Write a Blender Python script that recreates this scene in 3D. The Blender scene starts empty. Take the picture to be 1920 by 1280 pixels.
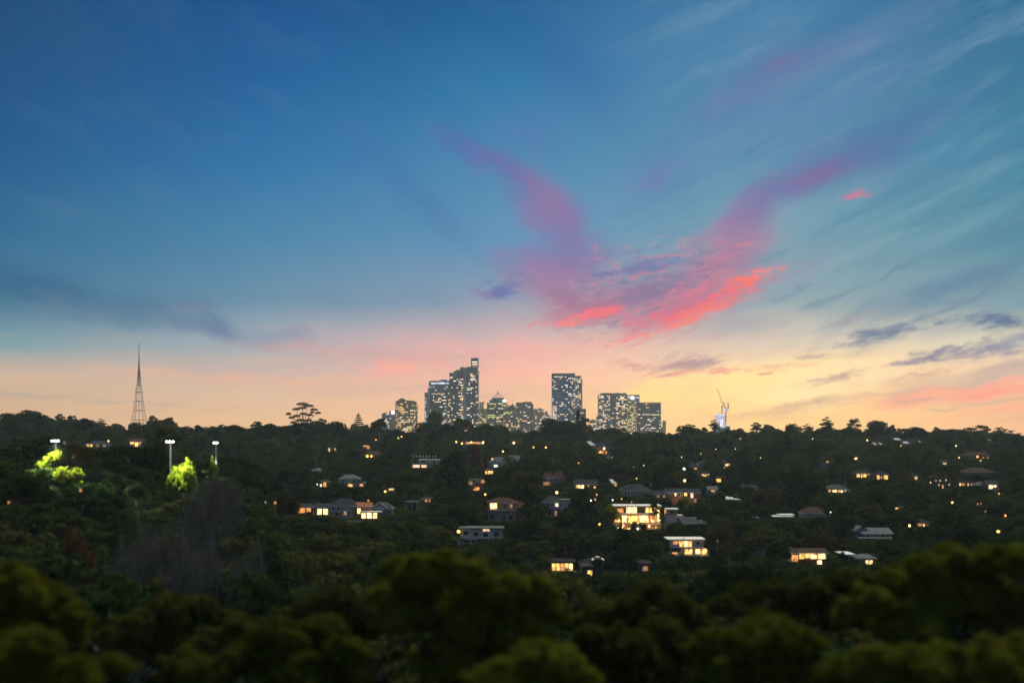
import bpy, bmesh, math, random
import numpy as np
from math import radians, sin, cos, atan2, atan, sqrt, pi
from mathutils import Vector

F = 1920 * 50 / 36.0            # focal length in photo pixels
CX, HY, CZ = 960.0, 815.0, 60.0  # photo column straight ahead, row of the horizon, camera height

def PX(px, Y): return (px - CX) * Y / F
def PZ(py, Y): return CZ - (py - HY) * Y / F
def s2l(c): return tuple(((v / 255) / 12.92 if v / 255 <= 0.04045 else ((v / 255 + 0.055) / 1.055) ** 2.4) for v in c)

scene = bpy.context.scene
C = scene.collection

# ------------------------------------------------------------------ camera
cam_data = bpy.data.cameras.new('camera')
cam = bpy.data.objects.new('camera', cam_data)
C.objects.link(cam)
cam.location = (0, 0, CZ)
cam.rotation_euler = (radians(90), 0, 0)
cam_data.lens = 50
cam_data.sensor_width = 36
cam_data.shift_y = (HY - 640) / 1920
cam_data.clip_start = 0.5
cam_data.clip_end = 60000
cam_data.dof.use_dof = True
cam_data.dof.focus_distance = 2200
cam_data.dof.aperture_fstop = 0.13
cam_data.dof.aperture_blades = 0
scene.camera = cam

# ------------------------------------------------------------------ render settings
scene.view_settings.view_transform = 'Standard'
scene.view_settings.look = 'None'
scene.view_settings.exposure = 0
scene.view_settings.gamma = 1
scene.view_settings.use_curve_mapping = False
scene.render.engine = 'CYCLES'
cy = scene.cycles
cy.use_denoising = True
cy.use_adaptive_sampling = True
cy.adaptive_threshold = 0.012
cy.adaptive_min_samples = 12
cy.max_bounces = 5
cy.diffuse_bounces = 2
cy.glossy_bounces = 2
cy.transmission_bounces = 3
cy.transparent_max_bounces = 6
cy.volume_bounces = 0
cy.sample_clamp_indirect = 3
cy.sample_clamp_direct = 30

# ------------------------------------------------------------------ world: dusk sky
world = bpy.data.worlds.new('World')
scene.world = world
world.use_nodes = True
NT = world.node_tree
NT.nodes.clear()
L = NT.links

def nd(tree, typ, **kw):
    n = tree.nodes.new(typ)
    for k, v in kw.items():
        setattr(n, k, v)
    return n
def put(tree, sock, v):
    if isinstance(v, bpy.types.NodeSocket): tree.links.new(v, sock)
    else: sock.default_value = v
def W_math(op, a, b=0.0, c=0.0, clamp=False):
    n = nd(NT, 'ShaderNodeMath', operation=op, use_clamp=clamp)
    put(NT, n.inputs[0], a); put(NT, n.inputs[1], b); put(NT, n.inputs[2], c)
    return n.outputs[0]
def W_vec(op, a, b=(0, 0, 0), s=1.0):
    n = nd(NT, 'ShaderNodeVectorMath', operation=op)
    put(NT, n.inputs[0], a); put(NT, n.inputs[1], b)
    if op == 'SCALE': put(NT, n.inputs[3], s)
    return n.outputs[1] if op in ('LENGTH', 'DOT_PRODUCT', 'DISTANCE') else n.outputs[0]
def W_range(v, a, b, c=0.0, d=1.0, smooth=True):
    n = nd(NT, 'ShaderNodeMapRange', interpolation_type='SMOOTHSTEP' if smooth else 'LINEAR')
    put(NT, n.inputs[0], v)
    for i, x in zip((1, 2, 3, 4), (a, b, c, d)): n.inputs[i].default_value = x
    return n.outputs[0]
def W_mix(fac, a, b):
    n = nd(NT, 'ShaderNodeMixRGB')
    put(NT, n.inputs[0], fac); put(NT, n.inputs[1], a); put(NT, n.inputs[2], b)
    return n.outputs[0]
def W_noise(vec, scale, detail=4.0, rough=0.55, out=0):
    n = nd(NT, 'ShaderNodeTexNoise', noise_dimensions='2D')
    put(NT, n.inputs['Vector'], vec)
    n.inputs['Scale'].default_value = scale
    n.inputs['Detail'].default_value = detail
    n.inputs['Roughness'].default_value = rough
    return n.outputs[out]
def W_comb(x, y, z=0.0):
    n = nd(NT, 'ShaderNodeCombineXYZ')
    put(NT, n.inputs[0], x); put(NT, n.inputs[1], y); put(NT, n.inputs[2], z)
    return n.outputs[0]

tc = nd(NT, 'ShaderNodeTexCoord')
sep = nd(NT, 'ShaderNodeSeparateXYZ')
L.new(tc.outputs['Generated'], sep.inputs[0])
dx, dy, dz = sep.outputs
az = W_math('MULTIPLY', W_math('ARCTAN2', dx, dy), 57.29578)          # degrees right of the view
el = W_math('MULTIPLY', W_math('ARCSINE', dz), 57.29578)              # degrees above the horizon
uv = W_comb(az, el)

def ae(px, py):                                   # photo position -> azimuth, elevation in degrees
    a = atan2(px - CX, F)
    return math.degrees(a), math.degrees(atan2(HY - py, F / cos(a)))
PPD = F * pi / 180                                # photo pixels per degree

# gentle wobble so that the bands are never ruler-straight
wob_c = W_vec('MULTIPLY', uv, (0.045, 0.16, 1.0))
wob = W_math('MULTIPLY', W_math('SUBTRACT', W_noise(wob_c, 1.0, 3.0), 0.5), 1.6)
el_w = W_math('ADD', el, W_math('MULTIPLY', wob, W_range(el, 0.0, 6.0, 0.25, 1.0)))

ROWS = [0, 150, 300, 450, 560, 640, 700, 745, 790]
COLS = {
    0:    [(14, 76, 122), (20, 82, 135), (26, 92, 145), (38, 108, 152), (60, 118, 150), (116, 148, 156), (196, 166, 140), (200, 160, 124), (208, 162, 118)],
    480:  [(22, 84, 146), (28, 98, 158), (42, 116, 172), (70, 134, 174), (104, 146, 174), (150, 160, 170), (196, 166, 152), (216, 174, 140), (222, 174, 126)],
    960:  [(20, 98, 152), (44, 122, 172), (72, 138, 180), (98, 150, 190), (142, 160, 184), (212, 172, 166), (240, 172, 150), (240, 178, 138), (238, 180, 126)],
    1440: [(74, 130, 174), (86, 136, 176), (92, 144, 180), (116, 160, 182), (150, 174, 182), (208, 190, 172), (254, 214, 158), (255, 212, 138), (252, 200, 124)],
    1920: [(44, 108, 150), (58, 122, 156), (66, 136, 166), (86, 146, 166), (128, 160, 170), (200, 196, 176), (236, 190, 150), (240, 172, 128), (240, 176, 122)],
}
ELMAX = 19.0
fac = W_math('DIVIDE', W_math('ADD', el_w, 1.0), ELMAX, clamp=True)
ramps = []
for col in sorted(COLS):
    r = nd(NT, 'ShaderNodeValToRGB')
    r.color_ramp.interpolation = 'LINEAR'
    stops = sorted([((ae(col, row)[1] + 1.0) / ELMAX, tuple(max(0.0, v - 0.010 * (row < 600)) * {640: 1.2, 700: 1.3, 745: 1.36, 790: 1.4}.get(row, 0.97) for v in s2l(c))) for row, c in zip(ROWS, COLS[col])])
    e = r.color_ramp.elements
    e[0].position = stops[0][0]; e[0].color = stops[0][1] + (1,)
    e[1].position = stops[-1][0]; e[1].color = stops[-1][1] + (1,)
    for p, c in stops[1:-1]:
        q = e.new(p); q.color = c + (1,)
    L.new(fac, r.inputs[0])
    ramps.append((ae(col, 600)[0], r.outputs[0]))
base = ramps[0][1]
for (a0, _), (a1, out) in zip(ramps[:-1], ramps[1:]):
    base = W_mix(W_range(az, a0, a1, smooth=False), base, out)
# behind the camera: unseen mauve grey sky, brightened to light fronts facing us
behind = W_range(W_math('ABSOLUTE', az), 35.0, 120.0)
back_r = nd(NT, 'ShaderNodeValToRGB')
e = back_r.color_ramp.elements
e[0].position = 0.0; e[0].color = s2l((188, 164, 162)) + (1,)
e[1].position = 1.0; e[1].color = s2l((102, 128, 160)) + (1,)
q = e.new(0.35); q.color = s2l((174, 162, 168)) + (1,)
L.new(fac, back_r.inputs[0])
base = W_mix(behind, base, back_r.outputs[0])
base = W_mix(W_range(el, 17.0, 75.0), base, s2l((44, 98, 150)) + (1,))

# high cirrus: streaks that fan out of a far point beyond the skyline
va, ve = ae(1080, 960)
ra = W_math('SUBTRACT', az, va); re = W_math('SUBTRACT', el, ve)
theta = W_math('ARCTAN2', re, ra)
rad = W_math('SQRT', W_math('ADD', W_math('MULTIPLY', ra, ra), W_math('MULTIPLY', re, re)))
sw = W_vec('SUBTRACT', W_noise(W_vec('SCALE', uv, s=0.30), 1.0, 3.0, out=1), (0.5, 0.5, 0.5))
swx = nd(NT, 'ShaderNodeSeparateXYZ'); L.new(sw, swx.inputs[0])
stc = W_comb(W_math('ADD', W_math('MULTIPLY', theta, 4.6), W_math('MULTIPLY', swx.outputs[0], 0.55)), W_math('MULTIPLY', rad, 0.10), 3.7)
rotr = nd(NT, 'ShaderNodeMapping', vector_type='TEXTURE')
L.new(W_vec('ADD', uv, W_vec('SCALE', sw, s=0.8)), rotr.inputs[0])
rotr.inputs['Rotation'].default_value = (0, 0, radians(24)); rotr.inputs['Scale'].default_value = (5.5, 0.95, 1)
rotl = nd(NT, 'ShaderNodeMapping', vector_type='TEXTURE')
L.new(W_vec('ADD', uv, W_vec('SCALE', sw, s=0.8)), rotl.inputs[0])
rotl.inputs['Rotation'].default_value = (0, 0, radians(-32)); rotl.inputs['Scale'].default_value = (3.6, 1.1, 1)
st1 = W_noise(rotr.outputs[0], 1.0, 7.0, 0.62)
stl = W_noise(rotl.outputs[0], 1.0, 4.0, 0.55)
stm = W_math('ADD', W_math('MULTIPLY', st1, W_range(az, -1.0, 6.0)), W_math('MULTIPLY', stl, W_range(az, 6.0, -1.0)))
side_r = W_range(az, 1.0, 12.0, 0.10, 0.85)
in_high = W_range(el, 1.5, 6.0)
lightm = W_math('MULTIPLY', W_math('MULTIPLY', W_range(stm, 0.46, 0.76), side_r), in_high)
darkm = W_math('MULTIPLY', W_math('MULTIPLY', W_range(stm, 0.47, 0.30), side_r), in_high)
base = W_mix(W_math('MULTIPLY', lightm, 0.5), base, s2l((122, 160, 184)) + (1,))
base = W_mix(W_math('MULTIPLY', darkm, 0.45), base, s2l((50, 112, 158)) + (1,))
# thin bars low over the horizon
barc = W_comb(W_math('MULTIPLY', az, 0.13), W_math('SUBTRACT', W_math('MULTIPLY', el, 1.25), W_math('MULTIPLY', az, 0.10)), 9.1)
bar = W_noise(barc, 1.25, 6.0, 0.6)
low = W_math('MULTIPLY', W_range(el, 0.0, 0.8), W_range(el, 5.2, 2.6))
base = W_mix(W_math('MULTIPLY', W_math('MULTIPLY', W_range(bar, 0.52, 0.70), low), 0.22), base, s2l((196, 158, 148)) + (1,))
base = W_mix(W_math('MULTIPLY', W_math('MULTIPLY', W_range(bar, 0.46, 0.32), low), 0.22), base, s2l((255, 196, 150)) + (1,))

# cloud wisps: each one an ellipse in azimuth and elevation, torn by noise
warp_soft = W_vec('MULTIPLY', W_vec('SUBTRACT', W_noise(W_vec('SCALE', uv, s=0.34), 1.0, 2.5, 0.45, out=1), (0.5, 0.5, 0.5)), (2.2, 0.9, 0.0))
uv_soft = W_vec('ADD', uv, warp_soft)
warp_fine = W_vec('MULTIPLY', W_vec('SUBTRACT', W_noise(W_vec('MULTIPLY', uv, (0.9, 2.0, 1.0)), 1.0, 6.0, 0.62, out=1), (0.5, 0.5, 0.5)), (2.2, 0.5, 0.0))
uv_fine = W_vec('ADD', uv, warp_fine)
rot_uv = nd(NT, 'ShaderNodeMapping', vector_type='TEXTURE')
L.new(uv, rot_uv.inputs[0])
rot_uv.inputs['Rotation'].default_value = (0, 0, radians(14))
rot_uv.inputs['Scale'].default_value = (1.7, 0.42, 1)
n_fine = W_math('SUBTRACT', W_noise(rot_uv.outputs[0], 1.7, 7.0, 0.72), 0.5)
n_soft = W_math('SUBTRACT', stm, 0.5)

def wisp(col_in, px, py, hw, hh, rot, col, strength, fine=False, edge=1.15, tear=None):
    a, e_ = ae(px, py)
    m = nd(NT, 'ShaderNodeMapping', vector_type='TEXTURE')
    ma = nd(NT, 'ShaderNodeVectorMath', operation='MULTIPLY_ADD')      # ties each wisp to the one before it so that few values are live at once
    put(NT, ma.inputs[0], col_in); ma.inputs[1].default_value = (1e-7, 1e-7, 1e-7); put(NT, ma.inputs[2], uv_fine if fine else uv_soft)
    L.new(ma.outputs[0], m.inputs[0])
    m.inputs['Location'].default_value = (a, e_, 0)
    m.inputs['Rotation'].default_value = (0, 0, radians(rot))
    k = 1.35 if fine else 1.75
    m.inputs['Scale'].default_value = (k * hw / PPD, k * hh / PPD, 1)
    d = W_vec('LENGTH', m.outputs[0])
    t = tear if tear is not None else (1.7 if fine else 1.1)
    v = W_math('ADD', W_math('SUBTRACT', 1.0, d), W_math('MULTIPLY', n_fine if fine else n_soft, t))
    mask = W_range(v, 0.0, edge, 0.0, strength)
    k2 = 1 + 0.36 * min(1.0, max(0.0, (py - 600) / 140))          # far air dims the low sky a little
    return W_mix(mask, col_in, tuple(v * k2 for v in s2l(col)) + (1,))

SOFT = [
    # left side banks
    (60, 540, 210, 32, -10, (30, 92, 136), .9), (290, 598, 190, 18, -11, (84, 122, 156), .75), (390, 620, 90, 12, -14, (96, 118, 156), .8), (180, 590, 160, 8, -8, (100, 134, 156), .5),
    (760, 350, 150, 34, -42, (52, 106, 168), .45), (330, 580, 55, 8, -2, (122, 118, 160), .5), (525, 628, 50, 14, -8, (118, 134, 162), .6),
    (565, 655, 110, 9, -6, (212, 152, 150), .55), (720, 668, 110, 15, -8, (186, 156, 154), .55), (750, 694, 70, 11, 4, (246, 156, 140), .7),
    (40, 741, 130, 5, -3, (168, 150, 134), .7), (240, 752, 160, 4, -3, (180, 156, 134), .5), (200, 415, 150, 14, -16, (66, 110, 150), .35),
    (170, 110, 190, 70, -20, (34, 82, 132), .3),
    (700, 640, 180, 22, 2, (196, 164, 172), .4), (1000, 655, 300, 22, 2, (250, 160, 152), .45), (930, 700, 160, 18, 0, (246, 174, 146), .35),
    (1000, 735, 90, 16, -10, (214, 176, 142), .5), (460, 708, 220, 8, -3, (232, 164, 132), .5),
    # left plume
    (1040, 110, 130, 60, -35, (22, 94, 158), .5), (870, 265, 55, 26, -30, (86, 92, 170), .55), (938, 318, 60, 26, -42, (112, 94, 168), .7), (985, 350, 50, 28, -48, (140, 94, 158), .6), (1022, 385, 62, 34, -58, (152, 108, 156), .8),
    (1045, 420, 40, 55, 10, (138, 106, 168), .6), (1052, 445, 62, 56, -72, (128, 108, 168), .75), (1040, 495, 84, 44, 5, (112, 110, 174), .85), (1085, 520, 110, 48, -8, (152, 120, 162), .7),
    (1060, 556, 110, 36, -12, (184, 118, 152), .65), (1000, 250, 60, 60, 0, (84, 110, 176), .4),
    # right plume
    (1235, 325, 65, 55, 20, (96, 116, 178), .55), (1230, 345, 30, 14, 10, (112, 112, 174), .45), (1270, 545, 170, 58, 16, (168, 120, 158), .85), (1335, 490, 100, 46, 34, (186, 118, 152), .85), (1360, 470, 60, 40, 40, (196, 116, 148), .5), (1150, 585, 120, 30, 0, (182, 128, 158), .6),
    (1395, 415, 80, 28, 44, (142, 112, 166), .65), (1450, 366, 90, 26, 34, (114, 106, 166), .65), (1545, 315, 95, 38, 14, (106, 100, 160), .75),
    (1530, 325, 40, 16, 10, (146, 100, 154), .6), (1660, 262, 130, 32, 24, (72, 108, 162), .7), (1480, 118, 100, 36, 22, (92, 112, 162), .7), (1475, 115, 40, 16, 20, (116, 104, 154), .45),
    (1390, 190, 90, 40, 25, (98, 118, 168), .5), (1800, 190, 190, 16, 16, (44, 112, 158), .45), (1800, 525, 190, 20, 22, (80, 124, 162), .75), (1880, 430, 120, 20, 18, (66, 120, 156), .5),
    (1640, 60, 220, 30, 24, (98, 126, 172), .5), (1540, 200, 220, 34, 24, (96, 130, 176), .45), (1740, 330, 200, 12, 20, (96, 150, 176), .4), (1760, 440, 220, 12, 20, (110, 158, 178), .4), (1600, 480, 180, 10, 22, (140, 172, 182), .4), (1850, 290, 150, 14, 18, (44, 112, 152), .45), (1500, 420, 140, 40, 25, (122, 164, 182), .4),
    # glow low in the west
    (1375, 722, 200, 30, 9, (255, 224, 122), 1.0), (1480, 770, 240, 30, 3, (255, 206, 122), .7), (1250, 738, 130, 10, 6, (255, 214, 120), .6), (1560, 700, 190, 26, 6, (254, 220, 172), .7),
    (1490, 735, 130, 26, 4, (255, 226, 160), .8), (1820, 640, 150, 14, 4, (232, 216, 180), .7), (1640, 780, 220, 12, 2, (250, 192, 122), .6),
    (1860, 706, 150, 12, 9, (188, 160, 148), .8), (1840, 738, 170, 10, 5, (252, 142, 118), 1.0), (1880, 690, 120, 6, 7, (176, 156, 152), .7), (1700, 735, 100, 5, 4, (214, 156, 136), .6), (1850, 722, 150, 5, 7, (250, 146, 128), .7), (1900, 772, 120, 9, 3, (250, 156, 122), .7),
    (1870, 756, 120, 5, 2, (200, 160, 132), .6), (1400, 610, 90, 22, 12, (150, 152, 170), .6), (1450, 555, 90, 14, 30, (132, 158, 178), .5),
]
FINE = [
    (1205, 552, 95, 26, 6, (116, 104, 150), .9), (1215, 500, 85, 22, 10, (104, 112, 168), .75), (1130, 511, 26, 7, -4, (110, 110, 162), .7),
    (940, 545, 44, 17, 4, (88, 104, 168), .95), (905, 550, 26, 9, 0, (142, 128, 168), .6), (968, 520, 22, 14, 0, (116, 114, 168), .6),
    (1075, 565, 60, 20, -30, (150, 104, 146), .7), (1130, 572, 36, 10, 6, (146, 102, 142), .8),
    (1150, 555, 110, 22, 6, (176, 126, 154), .5),
    (1100, 590, 100, 24, 6, (196, 116, 146), .7), (1085, 594, 80, 9, 12, (255, 112, 122), 1.0), (1065, 606, 36, 8, 6, (255, 132, 126), .9), (1140, 582, 40, 8, 6, (255, 106, 120), .9),
    (1300, 572, 130, 38, 22, (204, 112, 144), .85), (1240, 535, 90, 20, 18, (120, 108, 152), .6), (1290, 548, 60, 8, 20, (224, 120, 144), .6), (1335, 520, 70, 8, 26, (220, 120, 146), .5), (1312, 584, 112, 17, 22, (255, 112, 112), .95), (1290, 600, 70, 8, 20, (255, 128, 124), .8), (1395, 530, 66, 13, 24, (255, 116, 112), 1.0), (1345, 556, 60, 8, 24, (244, 106, 122), .9), (1240, 596, 60, 12, 12, (240, 112, 128), .85),
    (1270, 575, 60, 12, 25, (214, 106, 132), .7), (1210, 628, 62, 9, 16, (250, 132, 132), .95), (1190, 606, 24, 10, 0, (226, 118, 134), .7),
    (1425, 512, 22, 6, 22, (255, 126, 120), .9), (1605, 366, 32, 9, 12, (222, 108, 138), .9), (1395, 458, 20, 4, 8, (214, 120, 142), .7), (1265, 480, 22, 4, 8, (206, 126, 150), .7), (1120, 465, 18, 8, 10, (190, 120, 152), .6),
    (1285, 682, 78, 20, 6, (176, 134, 140), .9), (1320, 676, 34, 11, 6, (158, 130, 144), .8), (1180, 684, 40, 10, -4, (212, 138, 136), .8), (1270, 701, 80, 6, 3, (226, 138, 134), .8), (1372, 693, 34, 5, 3, (232, 146, 134), .8),
    (1636, 628, 84, 15, 12, (94, 116, 150), .95), (1712, 612, 24, 9, 0, (112, 130, 156), .8), (1768, 604, 26, 8, 0, (104, 128, 158), .8), (1872, 602, 66, 17, -4, (82, 108, 148), 1.0),
    (1740, 668, 96, 11, 14, (122, 116, 144), .95), (1860, 652, 96, 18, 10, (128, 124, 154), .9), (1600, 596, 60, 7, 16, (164, 152, 160), .6), (1820, 560, 110, 12, 20, (102, 132, 162), .6),
    (1575, 706, 66, 9, 13, (184, 142, 134), .9), (1520, 668, 44, 6, 2, (186, 160, 150), .8), (1470, 686, 60, 7, 4, (226, 160, 138), .6), (1440, 700, 30, 3, 2, (208, 134, 122), .8),
    (1520, 757, 100, 11, 9, (208, 164, 130), .9), (1430, 776, 150, 12, 3, (216, 172, 128), .6), (1720, 750, 90, 4, 2, (200, 152, 138), .8), (1770, 768, 40, 3, 1, (196, 152, 128), .7),
    (1730, 700, 70, 5, 9, (206, 158, 140), .7), (1495, 545, 40, 10, 28, (110, 138, 170), .6), (1400, 490, 60, 16, 25, (122, 128, 168), .5),
]
sky_col = base
for s in SOFT: sky_col = wisp(sky_col, *s)
# mottled heart of the pink cloud: small broken tufts, shadowed above and lit below
mot = nd(NT, 'ShaderNodeMapping', vector_type='TEXTURE')
L.new(W_vec('ADD', uv, W_vec('SCALE', sw, s=0.5)), mot.inputs[0])
mot.inputs['Rotation'].default_value = (0, 0, radians(12)); mot.inputs['Scale'].default_value = (0.85, 0.30, 1)
n_mot = W_noise(mot.outputs[0], 1.0, 7.0, 0.68)
ca, ce = ae(1215, 545)
rg_ = nd(NT, 'ShaderNodeMapping', vector_type='TEXTURE')
L.new(uv_soft, rg_.inputs[0])
rg_.inputs['Location'].default_value = (ca, ce, 0); rg_.inputs['Rotation'].default_value = (0, 0, radians(8)); rg_.inputs['Scale'].default_value = (6.4, 2.6, 1)
heart = W_range(W_vec('LENGTH', rg_.outputs[0]), 1.0, 0.35)
sky_col = W_mix(W_math('MULTIPLY', W_math('MULTIPLY', W_range(n_mot, 0.54, 0.66), heart), 0.55), sky_col, s2l((104, 106, 154)) + (1,))
sky_col = W_mix(W_math('MULTIPLY', W_math('MULTIPLY', W_range(n_mot, 0.46, 0.34), heart), 0.6), sky_col, s2l((226, 128, 144)) + (1,))
for s in FINE: sky_col = wisp(sky_col, *s, fine=True, edge=1.1)

SUN_AZ, SUN_EL = 9.4, 4.0       # where the last light comes from: the glow right of the skyline
nish = nd(NT, 'ShaderNodeTexSky', sky_type='NISHITA')
nish.sun_disc = False
nish.sun_elevation = radians(SUN_EL)
nish.sun_rotation = radians(SUN_AZ)
L.new(sky_col, (bg := nd(NT, 'ShaderNodeBackground')).inputs[0])
bg.inputs[1].default_value = 1.0
bg2 = nd(NT, 'ShaderNodeBackground')
L.new(nish.outputs[0], bg2.inputs[0]); bg2.inputs[1].default_value = 0.0006
add = nd(NT, 'ShaderNodeAddShader')
L.new(bg.outputs[0], add.inputs[0]); L.new(bg2.outputs[0], add.inputs[1])
wout = nd(NT, 'ShaderNodeOutputWorld')
L.new(add.outputs[0], wout.inputs['Surface'])
world.cycles.sampling_method = 'MANUAL'
world.cycles.sample_map_resolution = 512

# ------------------------------------------------------------------ sun: strong warm lamp set high, standing in for bright air over the glow
sd = bpy.data.lights.new('sun', 'SUN')
sd.energy = 4.0
sd.angle = radians(20)
sd.color = (1.0, 0.84, 0.52)
sun = bpy.data.objects.new('sun', sd)
C.objects.link(sun)
LA, LE = radians(24), radians(50)      # the lit upper air, above and right of the glow
_d = Vector((sin(LA) * cos(LE), cos(LA) * cos(LE), sin(LE)))
sun.rotation_euler = (-_d).to_track_quat('-Z', 'Y').to_euler()

# ================================================================== helpers
rng = np.random.default_rng(7)
random.seed(7)

def tag(o, label=None, cat=None, group=None, kind=None):
    if label: o['label'] = label
    if cat: o['category'] = cat
    if group: o['group'] = group
    if kind: o['kind'] = kind
    return o
def empty(name, loc=(0, 0, 0), rz=0.0):
    o = bpy.data.objects.new(name, None)
    o.empty_display_size = 0.5
    C.objects.link(o); o.location = loc; o.rotation_euler = (0, 0, rz)
    return o
def add_obj(name, mesh, parent=None, loc=None):
    o = bpy.data.objects.new(name, mesh)
    C.objects.link(o)
    if parent: o.parent = parent
    if loc is not None: o.location = loc
    return o

class MB:
    """collects boxes, prisms and tubes for one mesh"""
    def __init__(s, o=(0, 0, 0)): s.v = []; s.f = []; s.m = []; s.mats = []; s.o = o
    def mi(s, mat):
        if mat not in s.mats: s.mats.append(mat)
        return s.mats.index(mat)
    def poly(s, pts, mat):
        k = len(s.v); s.v += [tuple(p) for p in pts]; s.f.append(tuple(range(k, k + len(pts)))); s.m.append(s.mi(mat))
    def box(s, x0, x1, y0, y1, z0, z1, mat):
        k = len(s.v); i = s.mi(mat)
        s.v += [(x, y, z) for z in (z0, z1) for y in (y0, y1) for x in (x0, x1)]
        for q in ((0, 2, 3, 1), (4, 5, 7, 6), (0, 1, 5, 4), (2, 6, 7, 3), (0, 4, 6, 2), (1, 3, 7, 5)):
            s.f.append(tuple(k + a for a in q)); s.m.append(i)
    def prism(s, foot, z0, z1, mat, cap=None):
        k = len(s.v); n = len(foot); i = s.mi(mat); j = s.mi(cap or mat)
        s.v += [(x, y, z0) for x, y in foot] + [(x, y, z1) for x, y in foot]
        for a in range(n):
            b = (a + 1) % n
            s.f.append((k + a, k + b, k + n + b, k + n + a)); s.m.append(i)
        s.f.append(tuple(k + n + a for a in range(n))); s.m.append(j)
        s.f.append(tuple(k + a for a in reversed(range(n)))); s.m.append(j)
    def tube(s, pts, rad, sides, mat, cap=True):
        i = s.mi(mat); k = len(s.v); n = len(pts)
        for q, (p, r) in enumerate(zip(pts, rad)):
            p = Vector(p)
            d = (Vector(pts[min(q + 1, n - 1)]) - Vector(pts[max(q - 1, 0)])).normalized()
            u = d.cross(Vector((0.31, 0.95, 0.07))).normalized(); w = d.cross(u)
            for a in range(sides):
                t = 2 * pi * a / sides
                s.v.append(tuple(p + (u * cos(t) + w * sin(t)) * r))
        for q in range(n - 1):
            for a in range(sides):
                b = (a + 1) % sides
                s.f.append((k + q * sides + a, k + q * sides + b, k + (q + 1) * sides + b, k + (q + 1) * sides + a)); s.m.append(i)
        if cap:
            s.f.append(tuple(k + a for a in reversed(range(sides)))); s.m.append(i)
            s.f.append(tuple(k + (n - 1) * sides + a for a in range(sides))); s.m.append(i)
    def ball(s, c, r, mat, seg=8, ring=6, sz=1.0):
        i = s.mi(mat); k = len(s.v)
        for q in range(ring + 1):
            ph = pi * q / ring
            for a in range(seg):
                t = 2 * pi * a / seg
                s.v.append((c[0] + r * sin(ph) * cos(t), c[1] + r * sin(ph) * sin(t), c[2] + r * sz * cos(ph)))
        for q in range(ring):
            for a in range(seg):
                b = (a + 1) % seg
                s.f.append((k + q * seg + a, k + (q + 1) * seg + a, k + (q + 1) * seg + b, k + q * seg + b)); s.m.append(i)
    def mesh(s, name, smooth=False):
        me = bpy.data.meshes.new(name)
        ox, oy, oz = s.o
        me.from_pydata([(a - ox, b - oy, c - oz) for a, b, c in s.v], [], s.f)
        for m in s.mats: me.materials.append(m)
        me.polygons.foreach_set('material_index', s.m)
        if smooth: me.polygons.foreach_set('use_smooth', [True] * len(s.f))
        me.update()
        return me
    def build(s, name, parent=None, smooth=False, kind=None, label=None):
        o = add_obj(name, s.mesh(name, smooth), parent)
        if kind: o['kind'] = kind
        if label: o['label'] = label
        return o

# ------------------------------------------------------------------ materials
def new_mat(name):
    m = bpy.data.materials.new(name); m.use_nodes = True
    t = m.node_tree; b = t.nodes['Principled BSDF']
    return m, t, b
def surf(name, col, rough=0.8, var=0.25, scale=0.6, metal=0.0, bump=0.0, spec=0.3):
    """painted, rendered or metal surface: base colour broken by two sizes of noise and streaks of wear"""
    m, t, b = new_mat(name)
    tcn = nd(t, 'ShaderNodeTexCoord')
    n1 = nd(t, 'ShaderNodeTexNoise'); n1.inputs['Scale'].default_value = scale; n1.inputs['Detail'].default_value = 6
    mp = nd(t, 'ShaderNodeMapping'); mp.inputs['Scale'].default_value = (3.0, 3.0, 0.35)
    n2 = nd(t, 'ShaderNodeTexNoise'); n2.inputs['Scale'].default_value = scale * 1.5; n2.inputs['Detail'].default_value = 4
    t.links.new(tcn.outputs['Object'], n1.inputs['Vector'])
    t.links.new(tcn.outputs['Object'], mp.inputs[0]); t.links.new(mp.outputs[0], n2.inputs['Vector'])
    ad = nd(t, 'ShaderNodeMath', operation='ADD'); t.links.new(n1.outputs[0], ad.inputs[0]); t.links.new(n2.outputs[0], ad.inputs[1])
    mr = nd(t, 'ShaderNodeMapRange'); t.links.new(ad.outputs[0], mr.inputs[0])
    mr.inputs[1].default_value = 0.65; mr.inputs[2].default_value = 1.35
    mr.inputs[3].default_value = 1 - var; mr.inputs[4].default_value = 1 + var * 0.6
    mx = nd(t, 'ShaderNodeVectorMath', operation='SCALE'); mx.inputs[0].default_value = col
    t.links.new(mr.outputs[0], mx.inputs[3]); t.links.new(mx.outputs[0], b.inputs['Base Color'])
    b.inputs['Roughness'].default_value = rough; b.inputs['Metallic'].default_value = metal
    b.inputs['Specular IOR Level'].default_value = spec
    if bump:
        bp = nd(t, 'ShaderNodeBump'); bp.inputs['Strength'].default_value = bump; bp.inputs['Distance'].default_value = 0.05
        t.links.new(ad.outputs[0], bp.inputs['Height']); t.links.new(bp.outputs[0], b.inputs['Normal'])
    return m
def ribbed(name, col, pitch=0.35, axis='X', rough=0.85, depth=0.35, metal=0.0):
    """roof sheeting or tile courses: bands across one axis"""
    m = surf(name, col, rough, 0.3, 0.7, metal)
    t = m.node_tree; b = t.nodes['Principled BSDF']
    tcn = nd(t, 'ShaderNodeTexCoord')
    w = nd(t, 'ShaderNodeTexWave', bands_direction=axis); w.inputs['Scale'].default_value = 0.314 / pitch
    w.inputs['Distortion'].default_value = 0.15
    t.links.new(tcn.outputs['Object'], w.inputs['Vector'])
    bp = nd(t, 'ShaderNodeBump'); bp.inputs['Strength'].default_value = depth; bp.inputs['Distance'].default_value = 0.06
    b.inputs['Specular IOR Level'].default_value = .0
    t.links.new(w.outputs['Fac'], bp.inputs['Height']); t.links.new(bp.outputs[0], b.inputs['Normal'])
    return m
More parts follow.
